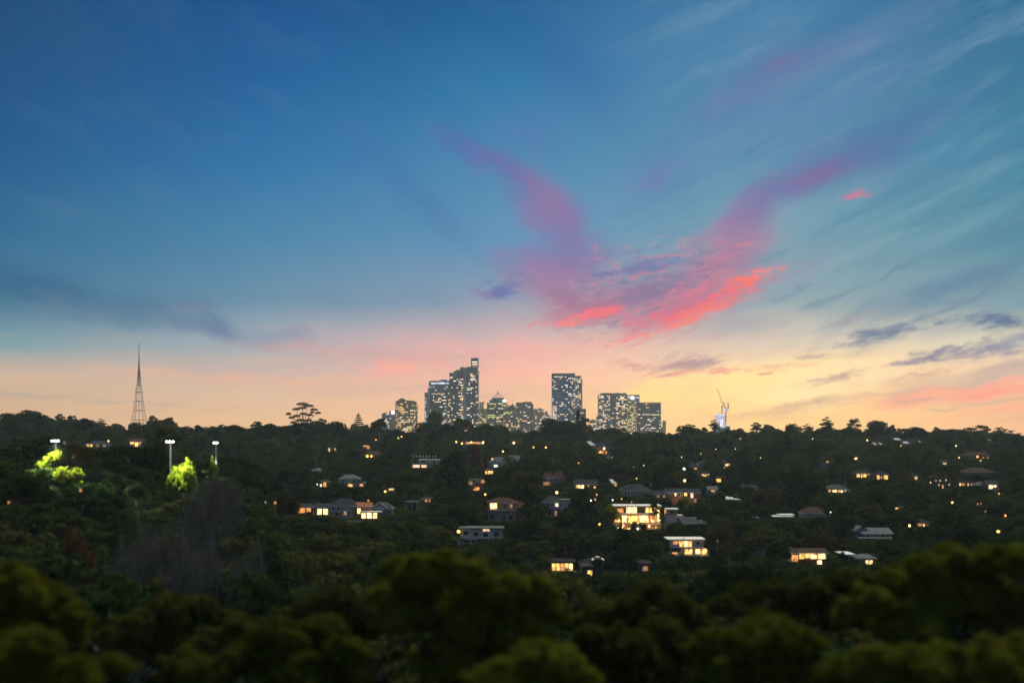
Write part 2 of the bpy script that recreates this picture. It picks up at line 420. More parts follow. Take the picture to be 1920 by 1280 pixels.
def glow(name, col, strength, vary=0.5, scale=1.4, lit=False):
    """lit glass: emission broken by curtains, furniture and walls behind it"""
    m, t, b = new_mat(name)
    b.inputs['Base Color'].default_value = (0.05, 0.05, 0.05, 1); b.inputs['Roughness'].default_value = 0.3
    tcn = nd(t, 'ShaderNodeTexCoord')
    mp = nd(t, 'ShaderNodeMapping'); mp.inputs['Scale'].default_value = (1.0, 1.0, 0.55)
    n = nd(t, 'ShaderNodeTexNoise'); n.inputs['Scale'].default_value = scale; n.inputs['Detail'].default_value = 3
    t.links.new(tcn.outputs['Object'], mp.inputs[0]); t.links.new(mp.outputs[0], n.inputs['Vector'])
    mr = nd(t, 'ShaderNodeMapRange'); t.links.new(n.outputs[0], mr.inputs[0])
    mr.inputs[1].default_value = 0.34; mr.inputs[2].default_value = 0.66
    mr.inputs[3].default_value = strength * (1 - vary); mr.inputs[4].default_value = strength * (1 + vary)
    b.inputs['Emission Color'].default_value = tuple(col) + (1,)
    t.links.new(mr.outputs[0], b.inputs['Emission Strength'])
    m.cycles.emission_sampling = 'FRONT' if lit else 'NONE'
    return m
def glass(name, col, rough=0.12, metal=0.0):
    m, t, b = new_mat(name)
    n = nd(t, 'ShaderNodeTexNoise'); n.inputs['Scale'].default_value = 0.35
    tcn = nd(t, 'ShaderNodeTexCoord'); t.links.new(tcn.outputs['Object'], n.inputs['Vector'])
    r = nd(t, 'ShaderNodeValToRGB'); e_ = r.color_ramp.elements
    e_[0].position = .35; e_[0].color = tuple(c * .6 for c in col) + (1,); e_[1].position = .65; e_[1].color = tuple(min(1, c * 1.5) for c in col) + (1,)
    t.links.new(n.outputs[0], r.inputs[0]); t.links.new(r.outputs[0], b.inputs['Base Color'])
    b.inputs['Roughness'].default_value = rough; b.inputs['Metallic'].default_value = metal; b.inputs['Specular IOR Level'].default_value = 0.6
    return m
def leaf_mat(name, c0, c1, trans=0.25):
    """foliage: every tree and every clump gets its own tone between two greens"""
    m = bpy.data.materials.new(name); m.use_nodes = True
    t = m.node_tree; t.nodes.clear()
    oi = nd(t, 'ShaderNodeObjectInfo'); tcn = nd(t, 'ShaderNodeTexCoord')
    n = nd(t, 'ShaderNodeTexNoise'); n.inputs['Scale'].default_value = 0.35; n.inputs['Detail'].default_value = 5; n.inputs['Roughness'].default_value = .7
    t.links.new(tcn.outputs['Object'], n.inputs['Vector'])
    mr = nd(t, 'ShaderNodeMapRange'); t.links.new(n.outputs[0], mr.inputs[0]); mr.inputs[1].default_value = .32; mr.inputs[2].default_value = .68
    mr.inputs[3].default_value = -.35; mr.inputs[4].default_value = .35
    ad = nd(t, 'ShaderNodeMath', operation='ADD', use_clamp=True); t.links.new(oi.outputs['Random'], ad.inputs[0]); t.links.new(mr.outputs[0], ad.inputs[1])
    r = nd(t, 'ShaderNodeValToRGB'); e_ = r.color_ramp.elements
    e_[0].position = 0; e_[0].color = tuple(c0) + (1,); e_[1].position = 1; e_[1].color = tuple(c1) + (1,)
    t.links.new(ad.outputs[0], r.inputs[0])
    d = nd(t, 'ShaderNodeBsdfDiffuse'); tr = nd(t, 'ShaderNodeBsdfTranslucent'); mx = nd(t, 'ShaderNodeMixShader'); mx.inputs[0].default_value = trans
    t.links.new(r.outputs[0], d.inputs[0]); t.links.new(r.outputs[0], tr.inputs[0])
    t.links.new(d.outputs[0], mx.inputs[1]); t.links.new(tr.outputs[0], mx.inputs[2])
    out = nd(t, 'ShaderNodeOutputMaterial'); t.links.new(mx.outputs[0], out.inputs[0])
    return m

M = dict(
    soil=surf('grass_soil', (.014, .024, .008), 1.0, .5, .08, bump=.3, spec=0.0),
    white=surf('white_render', (.40, .39, .375), .75, .15), cream=surf('cream_render', (.31, .26, .19), .8, .2),
    grey=surf('grey_render', (.165, .165, .165), .8, .2), bluegrey=surf('blue_grey_board', (.18, .195, .22), .7, .2),
    dark=surf('dark_paint', (.05, .05, .055), .7, .2), brick=surf('red_brick', (.27, .1, .06), .85, .35, 2.0), brown=surf('brown_brick', (.17, .1, .07), .85, .35, 2.0),
    timber=surf('stained_timber', (.2, .11, .05), .7, .4, 1.2), teal=surf('teal_board', (.06, .22, .26), .6, .2), orangewall=surf('orange_render', (.5, .22, .1), .8, .2),
    sandwall=surf('sandstone_wall', (.3, .23, .17), .9, .35, 1.2, bump=.3),
    r_slate=ribbed('slate_roof_tile', (.045, .05, .065), .35, 'Z'), r_grey=ribbed('grey_roof_tile', (.085, .085, .095), .35, 'Z'), r_maroon=ribbed('maroon_roof_tile', (.08, .045, .04), .35, 'Z'),
    r_brown=ribbed('brown_roof_tile', (.075, .055, .045), .35, 'Z'), r_terra=ribbed('terracotta_roof_tile', (.33, .14, .08), .35, 'Z'),
    r_metal=ribbed('pale_sheet_roof', (.13, .145, .165), .8, 'X', .35), r_white_or_glint=ribbed('white_sheet_or_glint', (.8, .82, .84), .4, 'X', .3), r_dark=ribbed('dark_sheet_roof', (.035, .035, .04), .7, 'X', .4),  # the white sheet also serves for painted roof glints
    frame=surf('white_window_frame', (.7, .7, .68), .6, .1), glassd=glass('dark_window_glass', (.02, .025, .035)),
    w_gold=glow('golden_room_light', (1.0, .53, .13), 1.6, .8, 1.5), w_bright=glow('bright_room_light', (1.0, .64, .25), 2.4, .65, 1.4), w_amber=glow('amber_room_light', (1.0, .40, .10), 1.0, .5),
    w_peach=glow('peach_room_light', (1.0, .62, .38), 1.3, .5), w_dim=glow('dim_room_light', (1.0, .52, .2), .35, .5), w_white=glow('white_room_light', (1.0, .84, .58), 1.6, .4),
    bulb=glow('warm_bulb', (1.0, .64, .24), 5, 0), bulb_y=glow('yellow_bulb', (1.0, .62, .14), 3.6, 0), bulb_w=glow('white_bulb', (.9, 1.0, .92), 8, 0), bulb_a=glow('amber_bulb', (1.0, .45, .10), 2.6, 0),
    flood=glow('floodlight_glass', (.9, 1.0, .86), 22, 0),
    steel=surf('galvanised_steel', (.3, .3, .3), .5, .15, metal=.4), pole=surf('pale_pole_paint', (.55, .58, .54), .6, .1), nearbark=surf('near_dark_bark', (.03, .026, .02), 1.0, .4, 1.5, spec=0.0), bark=surf('grey_bark', (.12, .10, .08), .95, .4, 1.5, bump=.5), palebark=surf('pale_gum_bark', (.3, .28, .25), .9, .4, 1.2),
    mast=surf('mast_paint', (.2, .2, .23), .6, .2, metal=.2), mastred=surf('mast_red_band', (.35, .08, .06), .6, .2),
)
M['leaf_dark'] = leaf_mat('leaf_dark_green', (.010, .028, .009), (.050, .076, .020))
M['leaf_olive'] = leaf_mat('leaf_olive', (.022, .036, .010), (.074, .082, .024))
M['leaf_deep'] = leaf_mat('leaf_deep_green', (.006, .018, .008), (.026, .050, .018))
M['leaf_bright'] = leaf_mat('leaf_lit_green', (.09, .12, .008), (.16, .18, .012), .5)  # lamp light put into the leaf colour of the lit trees
M['leaf_autumn'] = leaf_mat('leaf_autumn_orange', (.045, .034, .014), (.085, .052, .020))
M['leaf_maroon'] = leaf_mat('leaf_maroon', (.07, .025, .02), (.12, .04, .03))
M['leaf_fore_dim'] = leaf_mat('leaf_shaded_green', (.040, .050, .010), (.085, .085, .014), .3)  # shade put into the colour: dimmer copy of the near leaves
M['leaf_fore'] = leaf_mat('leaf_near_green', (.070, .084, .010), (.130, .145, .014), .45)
M['twig'] = surf('bare_twig', (.15, .14, .115), .95, .3, 1.0)

# ------------------------------------------------------------------ ground
_PY = np.array([-400, 0, 30, 60, 110, 180, 250, 300, 400, 480, 600, 750, 900, 1100, 1400, 1800, 2400, 3200, 9000.])
_PG = np.array([52, 50, 46, 40, 34, 28, 25, 24, 23.2, 26.0, 29.6, 32, 36.4, 44.5, 53.0, 56.0, 54, 51, 49.])
def ground(x, y):
    x = np.asarray(x, float); y = np.asarray(y, float)
    g = 0.25 * (2 * np.interp(y, _PY, _PG) + np.interp(y - 18, _PY, _PG) + np.interp(y + 18, _PY, _PG))
    g = g + 29 * np.exp(-((x + 98) / 43) ** 2 - ((y - 318) / 85) ** 2)
    g = g + 10 * np.exp(-((x + 330) / 240) ** 2 - ((y - 1050) / 420) ** 2)
    g = g + 1.2 * np.sin(x / 61 + 1.3) * np.sin(y / 83 + .4) * np.clip((y - 60) / 300, 0, 1) * np.clip((4000 - y) / 3000, 0, 1)
    return g
def solveY(px, row, h=0.0, y0=340.0, y1=2500.0):
    """distance at which a point h metres above the ground in photo column px shows at this row"""
    ys = np.linspace(y0, y1, 2600)
    k = np.nonzero(CZ - (row - HY) * ys / F - ground(PX(px, ys), ys) <= h)[0]
    return float(ys[k[0]]) if len(k) else y1

def build_ground():
    ys = np.concatenate([np.arange(-300, 60, 12), np.arange(60, 700, 8), np.arange(700, 1600, 20), np.geomspace(1600, 6500, 26)])
    n = 90
    t = np.linspace(-1, 1, n)
    V = []
    for y in ys:
        half = max(160, 0.62 * abs(y) + 120) if y < 3000 else 0.62 * y + 120
        xs = t * half
        V.append(np.stack([xs, np.full(n, y), ground(xs, np.full(n, y))], 1))
    V = np.concatenate(V)
    me = bpy.data.meshes.new('ground')
    fs = [(r * n + c, r * n + c + 1, (r + 1) * n + c + 1, (r + 1) * n + c) for r in range(len(ys) - 1) for c in range(n - 1)]
    me.from_pydata(V.tolist(), [], fs)
    me.polygons.foreach_set('use_smooth', [True] * len(fs))
    me.materials.append(M['soil'])
    tag(add_obj('ground', me), 'dark grassy ground of the valley and the ridge beyond', None, kind='structure')
build_ground()

# ================================================================== the towers on the skyline
T = dict(
    slate=surf('tower_slate_panel', (.30, .35, .34), .6, .25, .05), bluegl=surf('tower_blue_panel', (.26, .38, .52), .5, .25, .05),
    greyp=surf('tower_grey_panel', (.48, .50, .49), .7, .2, .05), lightp=surf('tower_light_panel', (.5, .52, .54), .7, .2, .05), whitep=surf('tower_white_panel', (.72, .74, .76), .7, .12, .05),
    olive=surf('tower_olive_panel', (.62, .60, .46), .7, .25, .05), brownp=surf('tower_brown_panel', (.66, .54, .38), .75, .25, .05), goldp=surf('tower_ochre_panel', (.66, .46, .18), .75, .3, .05),  # olive and brown warmed in colour, standing in for city light
    creamp=surf('tower_cream_panel', (.72, .60, .42), .75, .25, .05), greenp=surf('tower_green_panel', (.24, .38, .31), .6, .25, .05), lav=surf('tower_lavender_panel', (.30, .29, .38), .7, .15, .05),
    gl=glass('tower_dark_glass', (.10, .13, .14), .15), glb=glass('tower_blue_glass', (.13, .23, .35), .15), glo=glass('tower_olive_glass', (.26, .24, .18), .2),
)
LT = dict(
    warm=glow('office_warm_light', (1.0, .68, .38), 1.35, .3, .2), gold=glow('flat_gold_light', (1.0, .6, .20), 1.3, .3, .2), white=glow('office_white_light', (1.0, .88, .68), 1.3, .3, .2),
    yel=glow('office_yellow_green_light', (.95, .85, .30), .8, .3, .2), cool=glow('office_cool_light', (.8, .9, 1.0), 1.1, .3, .2), pink=glow('flat_pink_light', (1.0, .66, .50), 1.1, .3, .2),
    dim=glow('office_dim_light', (1.0, .7, .4), .5, .3, .2), strong=glow('roof_sign_light', (.9, .95, 1.0), 6, 0),
)
TY = 2800.0
def strip(mb, a, b, n, t0, t1, z0, z1, mat):
    p = [(a[0] + n[0] * t0, a[1] + n[1] * t0), (a[0] + n[0] * t1, a[1] + n[1] * t1), (b[0] + n[0] * t1, b[1] + n[1] * t1), (b[0] + n[0] * t0, b[1] + n[1] * t0)]
    mb.prism(p, z0, z1, mat)

class Tower:
    def __init__(s, name, label, x0, x1, Y=TY, group=None, cat='building'):
        s.Y = Y; cx = (PX(x0, Y) + PX(x1, Y)) / 2; s.zb = float(ground(cx, Y)) - 1
        s.o = (cx, Y, s.zb)
        s.root = tag(empty(name, s.o), label, cat, group)
        s.parts = {}
    def mb(s, name, kind=None):
        if name not in s.parts: s.parts[name] = (MB(s.o), kind)
        return s.parts[name][0]
    def foot(s, xs, depth=28.0, side=None, dY=0.0):
        """footprint from photo columns: a straight front, optionally a chamfered left and right shoulder"""
        Y = s.Y + dY; X = [PX(x, Y) for x in xs]
        if len(X) == 2: return [(X[0], Y), (X[1], Y), (X[1], Y + depth), (X[0], Y + depth)]
        if len(X) == 3: return [(X[0], Y), (X[1], Y), (X[2], Y + 10), (X[2], Y + depth), (X[0], Y + depth)]
        return [(X[0], Y + 8), (X[1], Y), (X[2], Y), (X[3], Y + 8), (X[3], Y + depth), (X[0], Y + depth)]
    def block(s, xs, top, bottom=None, depth=28.0, dY=0.0, wall=None, gl=None, slab=None, fh=3.3, bay=3.4, p=0.25, lits=('warm',), proud=0.5, piers=None, part='wall', wfrac=.66, prof=None, seed=0):
        r = random.Random(seed * 977 + int(xs[0] * 13) + int(top * 7))
        Y = s.Y + dY
        z1 = PZ(top, Y); z0 = s.zb if bottom is None else PZ(bottom, Y)
        ft = s.foot(xs, depth, dY=dY)
        s.mb(part).prism(ft, z0, z1, wall)
        nf = max(1, int(round((z1 - z0) / fh))); fh = (z1 - z0) / nf
        for a, b in zip(ft, ft[1:] + ft[:1]):
            d = (b[0] - a[0], b[1] - a[1]); ln = sqrt(d[0] ** 2 + d[1] ** 2)
            n = (d[1] / ln, -d[0] / ln); u = (d[0] / ln, d[1] / ln)
            if n[1] > 0.3 or ln < 2: continue
            nb = max(1, int(round(ln / bay))); bw = ln / nb
            for i in range(nf):
                za = z0 + i * fh
                if slab: strip(s.mb('floor_slab', 'stuff'), a, b, n, .02, proud, za + fh * .9, za + fh * 1.12 if i < nf - 1 else za + fh, slab)
                j = 0
                row_p = p * (prof(i / nf) if prof else 1.0) * r.uniform(.55, 1.5)
                while j < nb:
                    run = r.choice((1, 1, 1, 1, 2)); run = min(run, nb - j)
                    lit = r.random() < row_p * .9
                    q0 = j * bw + bw * (1 - wfrac) / 2; q1 = (j + run) * bw - bw * (1 - wfrac) / 2
                    off = .12
                    P0 = (a[0] + u[0] * q0 + n[0] * off, a[1] + u[1] * q0 + n[1] * off); P1 = (a[0] + u[0] * q1 + n[0] * off, a[1] + u[1] * q1 + n[1] * off)
                    zz0 = za + fh * .26; zz1 = za + fh * .80
                    m = LT[r.choice(lits)] if lit else gl
                    s.mb('lit_window' if lit else 'window', 'stuff').poly([(P0[0], P0[1], zz0), (P1[0], P1[1], zz0), (P1[0], P1[1], zz1), (P0[0], P0[1], zz1)], m)
                    j += run
            if piers:
                for j in range(0, nb + 1, piers[1]):
                    c = (a[0] + u[0] * j * bw, a[1] + u[1] * j * bw)
                    strip(s.mb('pier', 'stuff'), (c[0] - u[0] * .35, c[1] - u[1] * .35), (c[0] + u[0] * .35, c[1] + u[1] * .35), n, .02, proud + .25, z0, z1, piers[0])
    def bx(s, name, x0, x1, r0, r1, mat, dY=-0.6, depth=1.2, kind=None):
        """box given by photo columns and rows"""
        Y = s.Y + dY
        s.mb(name, kind).box(PX(x0, Y), PX(x1, Y), Y, Y + depth, PZ(r1, Y), PZ(r0, Y), mat)
    def bar(s, name, pts, r, mat, dY=0.0, sides=5):
        Y = s.Y + dY
        s.mb(name).tube([(PX(x, Y), Y + (q[0] if q else 0), PZ(y, Y)) for x, y, *q in pts], [r] * len(pts), sides, mat)
    def done(s):
        for k, (m, kind) in s.parts.items():
            if m.v: m.build(k.rstrip('0123456789_'), s.root, kind=kind)
        return s.root

low = lambda t: 1.9 - 1.5 * t
# small grey block and the lavender slab with its white roof sign
t = Tower('office_building', 'low grey office block at the left foot of the gold tower', 716, 730, 2860)
t.block((716, 730), 775, wall=T['greyp'], gl=T['gl'], slab=T['lightp'], p=.35, lits=('white', 'warm'), prof=low); t.bx('roof_plant', 719, 725, 773.4, 775, T['greyp'], 4, 8); t.done()
t = Tower('office_building', 'narrow lavender slab with a white lit sign on top beside the gold tower', 730, 742.5, 2840)
t.block((730, 742.5), 770, wall=T['lav'], gl=T['lav'], p=.04, lits=('white',)); t.bx('roof_sign', 734, 739, 771, 775.4, LT['strong'], -1.2, .8); t.done()
# gold apartment tower with a stepped, broken crown
t = Tower('apartment_tower', 'gold lit octagonal apartment tower with jagged stepped crown, leftmost of the tall towers', 741.5, 782)
t.block((741.5, 746, 775, 779), 752.5, wall=T['goldp'], gl=T['glo'], slab=T['goldp'], p=.42, lits=('gold', 'gold', 'warm', 'white'), piers=(T['goldp'], 3), prof=lambda q: 1.3 - .5 * q)
t.block((778.5, 781.8), 757.5, wall=T['brownp'], gl=T['glo'], slab=T['lightp'], p=.4, lits=('warm', 'white'), dY=10, proud=.9)
for a, b, r0 in ((743, 748, 750.5), (747, 751, 748.5), (750, 757, 746.6), (756, 760, 748.6), (759.5, 772, 750.2), (771, 777.5, 751)): t.bx('crown', a, b, r0, 753, T['goldp'], 3, 14)
t.bx('roof_plant', 752, 755.5, 745.8, 747, T['brownp'], 8, 6); t.done()
# white finned slab at the far left of the tall cluster
t = Tower('apartment_tower', 'slim pale tower edge with white balconies, left end of the tall cluster', 796.5, 805)
t.block((796.5, 799.2), 735.5, wall=T['slate'], gl=T['gl'], slab=T['whitep'], p=.35, lits=('cool', 'white'), proud=1.2, bay=2.4); t.block((799.2, 805), 735.5, wall=T['lightp'], gl=T['lightp'], p=.03, lits=('white',), dY=2); t.done()
# grey-blue tower with the row of white-blue lights under its roof
t = Tower('apartment_tower', 'grey blue tower with a band of white lights under its flat roof', 805, 843, 2830)
t.block((805, 843), 733, wall=T['slate'], gl=T['gl'], slab=T['slate'], p=.26, lits=('warm', 'white', 'warm'), piers=(T['greyp'], 4), prof=low)
t.block((805, 843), 714.5, 733, wall=T['greyp'], gl=T['gl'], p=.10, lits=('cool',), bay=3.6, piers=(T['lightp'], 1), proud=.7)
t.bx('crown', 805, 843, 713.6, 716, T['greyp'], -.9, 20); t.bx('light_band', 808.5, 841.5, 717.4, 719.4, LT['cool'], -1.6, .7)
t.bx('roof_plant', 826, 838, 711.2, 714, T['bluegl'], 4, 12); t.bx('corner_pier', 801.8, 806.5, 728, 800, T['lightp'], -1.4, 3); t.bx('corner_pier', 836, 839.2, 742, 805, T['lightp'], -1.4, 2.4)
t.bx('sky_lobby', 809, 834, 737, 739.4, LT['dim'], -1.5, .6); t.done()
# tall dark tower, stepped roof and white ladder-like core
t = Tower('apartment_tower', 'tall dark glass tower with stepped roof and pale ladder-like lift core', 842.4, 875)
t.block((842.4, 869), 703, wall=T['slate'], gl=T['gl'], slab=T['slate'], p=.24, lits=('warm', 'gold', 'white'), prof=low, proud=.35)
t.bx('parapet', 842.4, 874, 698.8, 703.4, T['slate'], -.5, 24); t.bx('cornice', 842.2, 869.5, 703.6, 704.4, T['lightp'], -1.3, 2)
t.bx('roof_step', 850.5, 869, 695.2, 699, T['slate'], 2, 20); t.bx('roof_step', 856, 869, 693, 695.4, T['slate'], 3, 18); t.bx('roof_step', 862.8, 869, 688.2, 693.2, T['greenp'], 4, 15)
for k in range(31): t.bx('core_rung', 868.9, 874.8, 689 + k * 3.3, 690.5 + k * 3.3, T['whitep'], -1.5, 3.4, kind='stuff')
t.bx('core_wall', 868.6, 875.2, 688.6, 800, T['greyp'], -.4, 14)
t.bx('core_rail', 868.5, 869.5, 686.8, 800, T['whitep'], -1.8, 2); t.bx('core_rail', 874.2, 875.2, 688.6, 800, T['lightp'], -1.8, 2)
for k, (x, r) in enumerate(((844, 697.2), (848, 697), (853, 694), (859, 692), (864, 686.4), (868, 684.6))): t.bar('roof_mast_%d' % k if k else 'roof_mast', [(x, 700), (x, r)], .35, T['greyp'], 6)
for k in range(16): t.bx('lit_balcony', 861 + (k * 7 % 5), 866.5 + (k * 3 % 4), 716 + k * 5.1, 717.8 + k * 5.1, LT[('pink', 'white', 'warm', 'dim')[k % 4]], -1.2, .6, kind='stuff')
t.done()
t = Tower('apartment_tower', 'tallest tower, dark, with a raised roof frame holding two lit white bars', 875, 897.6, 2780)
t.block((875, 891.5), 688, wall=T['slate'], gl=T['gl'], slab=T['slate'], p=.2, lits=('warm', 'white', 'gold'), prof=low, proud=.35)
t.block((891.4, 896.8), 695, wall=T['slate'], gl=T['gl'], slab=T['whitep'], p=.22, lits=('white', 'warm'), dY=3, proud=1.6)
t.bx('penthouse', 875.5, 895.6, 687.4, 700, T['greenp'], -.6, 22)
t.bx('roof_frame', 883.2, 885, 671.6, 689, T['slate'], 2, 12); t.bx('roof_frame', 895.2, 897.2, 671.6, 688.5, T['slate'], 2, 12); t.bx('roof_frame', 883.2, 897.2, 671.4, 676.4, T['slate'], 1.6, 13)
t.bx('frame_floor', 885, 895.2, 680, 681, T['greyp'], 2, 12); t.bx('frame_floor', 885, 895.2, 684.6, 686, T['greyp'], 2, 12)
t.bx('light_bar', 885.4, 895, 677.4, 679.4, LT['white'], 2.4, .8); t.bx('light_bar', 885.4, 895, 681.6, 683.4, LT['white'], 2.4, .8)
t.bx('roof_rail', 882.6, 898, 670.9, 671.3, T['greyp'], 1.5, 1); t.bar('roof_mast', [(890.8, 671.4), (890.8, 668.6)], .3, T['greyp'], 6)
for k in range(5): t.bx('lit_suite', 881.5 + (k % 3) * 3, 886 + (k % 2) * 5, 700.5 + k * 3.1, 702.8 + k * 3.1, LT[('warm', 'pink', 'warm', 'white', 'warm')[k]], -1.1, .5, kind='stuff')
t.done()
# cream block
t = Tower('apartment_tower', 'cream block with a flared stair head next to the tallest tower', 897, 915, 2870)
t.block((897.6, 915), 766, wall=T['creamp'], gl=T['glo'], slab=T['creamp'], p=.3, lits=('gold', 'white', 'pink'), prof=low)
t.bx('stair_head', 898.4, 907, 755, 766, T['creamp'], 5, 10); t.bx('stair_cap', 900, 908.4, 753.4, 755, T['creamp'], 4, 12); t.done()
# green tower with open pyramid
t = Tower('office_tower', 'green glass office tower topped by an open steel pyramid and mast', 913, 952, 2820)
t.block((913.6, 943.5), 754.8, wall=T['greenp'], gl=T['gl'], slab=T['greenp'], p=.30, lits=('yel', 'warm', 'yel', 'white'), piers=(T['creamp'], 3), prof=lambda q: 1.6 - q)
t.block((943, 953), 755.5, wall=T['creamp'], gl=T['glo'], slab=T['creamp'], p=.25, lits=('warm', 'yel'), dY=8)
t.bx('setback', 918, 948.5, 749.2, 755, T['greenp'], 4, 20); t.bx('setback', 922.6, 944.4, 745.4, 749.4, T['slate'], 7, 14); t.bx('roof_sign', 943, 948.6, 749.6, 752.6, LT['strong'], -1.2, .8)
for x in (923.5, 929.5, 937.8, 943.6): t.bar('pyramid_strut', [(x, 745.8, 8 if x in (923.5, 943.6) else 20), (933.5, 735.5, 14)], .42, T['slate'])
t.bar('pyramid_cap', [(933.5, 736.8, 14), (933.5, 733.6, 14)], 1.1, T['slate']); t.bar('roof_mast', [(933.5, 734, 14), (933.5, 730.6, 14)], .3, T['greyp'])
for r0, x0, x1 in ((756.4, 917, 922), (756.4, 924.5, 930), (756.4, 934, 939), (777.2, 914.5, 928), (780.8, 914, 925), (780.8, 931, 943), (790.4, 918, 931)): t.bx('lit_floor', x0, x1, r0, r0 + 1.7, LT['yel'], -1.0, .5, kind='stuff')
t.block((911, 950), 788, wall=T['creamp'], gl=T['glo'], slab=T['creamp'], p=.25, lits=('yel', 'warm'), dY=-14, depth=12)
t.done()
# gabled pale block
t = Tower('office_building', 'beige block with a dark pointed gable and a mast between the green and brown towers', 943.5, 969, 2800)
t.block((944, 970), 768, wall=T['creamp'], gl=T['glo'], slab=T['creamp'], p=.28, lits=('warm', 'white', 'gold'), prof=low)
Yg = 2802.0
for (x0, x1, xa, r0, ra, mt, nm) in ((943.5, 958, 958, 766.4, 759, T['greyp'], 'roof'), (954, 968.5, 961, 765.5, 756.2, T['slate'], 'gable')):
    t.mb(nm).prism([(0, 0)] * 0 or [(PX(x0, Yg), Yg), (PX(x1, Yg), Yg), (PX(x1, Yg), Yg + 14), (PX(x0, Yg), Yg + 14)], PZ(768.4, Yg), PZ(r0, Yg), mt)
    m_ = t.mb(nm); A = [(PX(x0, Yg), PZ(r0, Yg)), (PX(x1, Yg), PZ(r0, Yg)), (PX(xa, Yg), PZ(ra, Yg))]
    fr = [(a, Yg, z) for a, z in A]; bk = [(a, Yg + 14, z) for a, z in A]
    m_.poly(fr, mt); m_.poly(bk[::-1], mt)
    for i in range(3): j = (i + 1) % 3; m_.poly([fr[i], bk[i], bk[j], fr[j]], mt)
t.bx('lit_floor', 944.4, 954.6, 772.6, 774.6, LT['yel'], -1, .5, kind='stuff'); t.bar('roof_mast', [(961.2, 757, 6), (961.2, 747.5, 6)], .28, T['greyp']); t.done()
# brown block with darker return
t = Tower('office_tower', 'broad brown office block with a sloping roof line and darker right return', 967.6, 1000, 2760)
t.block((968, 995), 755, wall=T['brownp'], gl=T['glo'], slab=T['brownp'], p=.14, lits=('warm', 'white', 'gold'), piers=(T['brownp'], 2), prof=lambda q: 1.5 - .8 * q)
t.block((994.9, 999.8), 756.6, wall=T['brownp'], gl=T['gl'], slab=T['brownp'], p=.03, lits=('dim',), dY=6)
t.bx('parapet', 968, 981, 754.2, 755.4, T['brownp'], -.5, 20); t.bx('parapet', 981, 997.6, 753, 755.6, T['brownp'], -.6, 20); t.bx('roof_plant', 983, 984, 752, 753, T['greyp'], 4, 3)
t.block((958, 974), 776, wall=T['creamp'], gl=T['glo'], slab=T['creamp'], p=.3, lits=('gold', 'white', 'warm'), dY=-16, depth=12); t.done()
# rounded block
t = Tower('apartment_tower', 'pale stepped block with a quarter round right shoulder, left of the blue tower', 999.5, 1034, 2850)
t.block((1000, 1019.5), 766.2, wall=T['creamp'], gl=T['glo'], slab=T['creamp'], p=.24, lits=('pink', 'warm'), prof=lambda q: .6 + q)
xs = [1019.5, 1023, 1026.5, 1029.5, 1031.8, 1033.6]; rs = [766.6, 768, 770.6, 774.5, 779, 784]
for i in range(5): t.block((xs[i], xs[i + 1]), rs[i + 1], wall=T['lightp'], gl=T['gl'], slab=T['whitep'], p=.34, lits=('warm', 'white', 'pink'), bay=3.0, proud=.8)
t.bx('roof_plant', 1008, 1014, 764.8, 766.4, T['brownp'], 5, 8); t.block((1000, 1019), 782, wall=T['lightp'], gl=T['gl'], slab=T['whitep'], p=.15, lits=('white',), dY=-12, depth=10); t.done()
# blue tower
t = Tower('apartment_tower', 'tall blue glass tower with a dark flat cap standing alone right of centre', 1035, 1098, 2780)
t.block((1035, 1045.5), 704.6, wall=T['bluegl'], gl=T['glb'], slab=T['greyp'], p=.2, lits=('warm', 'white'))
t.block((1045.5, 1049), 704.6, wall=T['lightp'], gl=T['glb'], p=.1, lits=('white',), dY=-1)
t.block((1049, 1071.5), 704.6, wall=T['bluegl'], gl=T['glb'], slab=T['bluegl'], p=.2, lits=('warm', 'pink', 'white'), proud=.3)
t.block((1071.5, 1078.6), 704.6, wall=T['greyp'], gl=T['glb'], slab=T['lightp'], p=.5, lits=('warm', 'white', 'pink'), dY=-2)
t.block((1078.6, 1089.4), 705, wall=T['greyp'], gl=T['glb'], slab=T['lightp'], p=.42, lits=('warm', 'white', 'yel'), dY=3, proud=1.1)
t.block((1089.3, 1091.2), 710, wall=T['lightp'], gl=T['glb'], slab=T['whitep'], p=.2, lits=('white',), dY=8, proud=1.6)
t.bx('roof_cap', 1035, 1078.2, 699.6, 704.8, T['slate'], -1.2, 30); t.bx('cornice', 1078, 1089.6, 704.4, 705.4, T['lightp'], 1.5, 20)
t.block((1071, 1098.4), 766, wall=T['slate'], gl=T['gl'], slab=T['greyp'], p=.25, lits=('warm', 'yel'), dY=-14, depth=13); t.block((1035.6, 1044), 757, wall=T['greyp'], gl=T['glb'], slab=T['whitep'], p=.75, lits=('white', 'pink'), dY=-10, depth=9, bay=4); t.done()
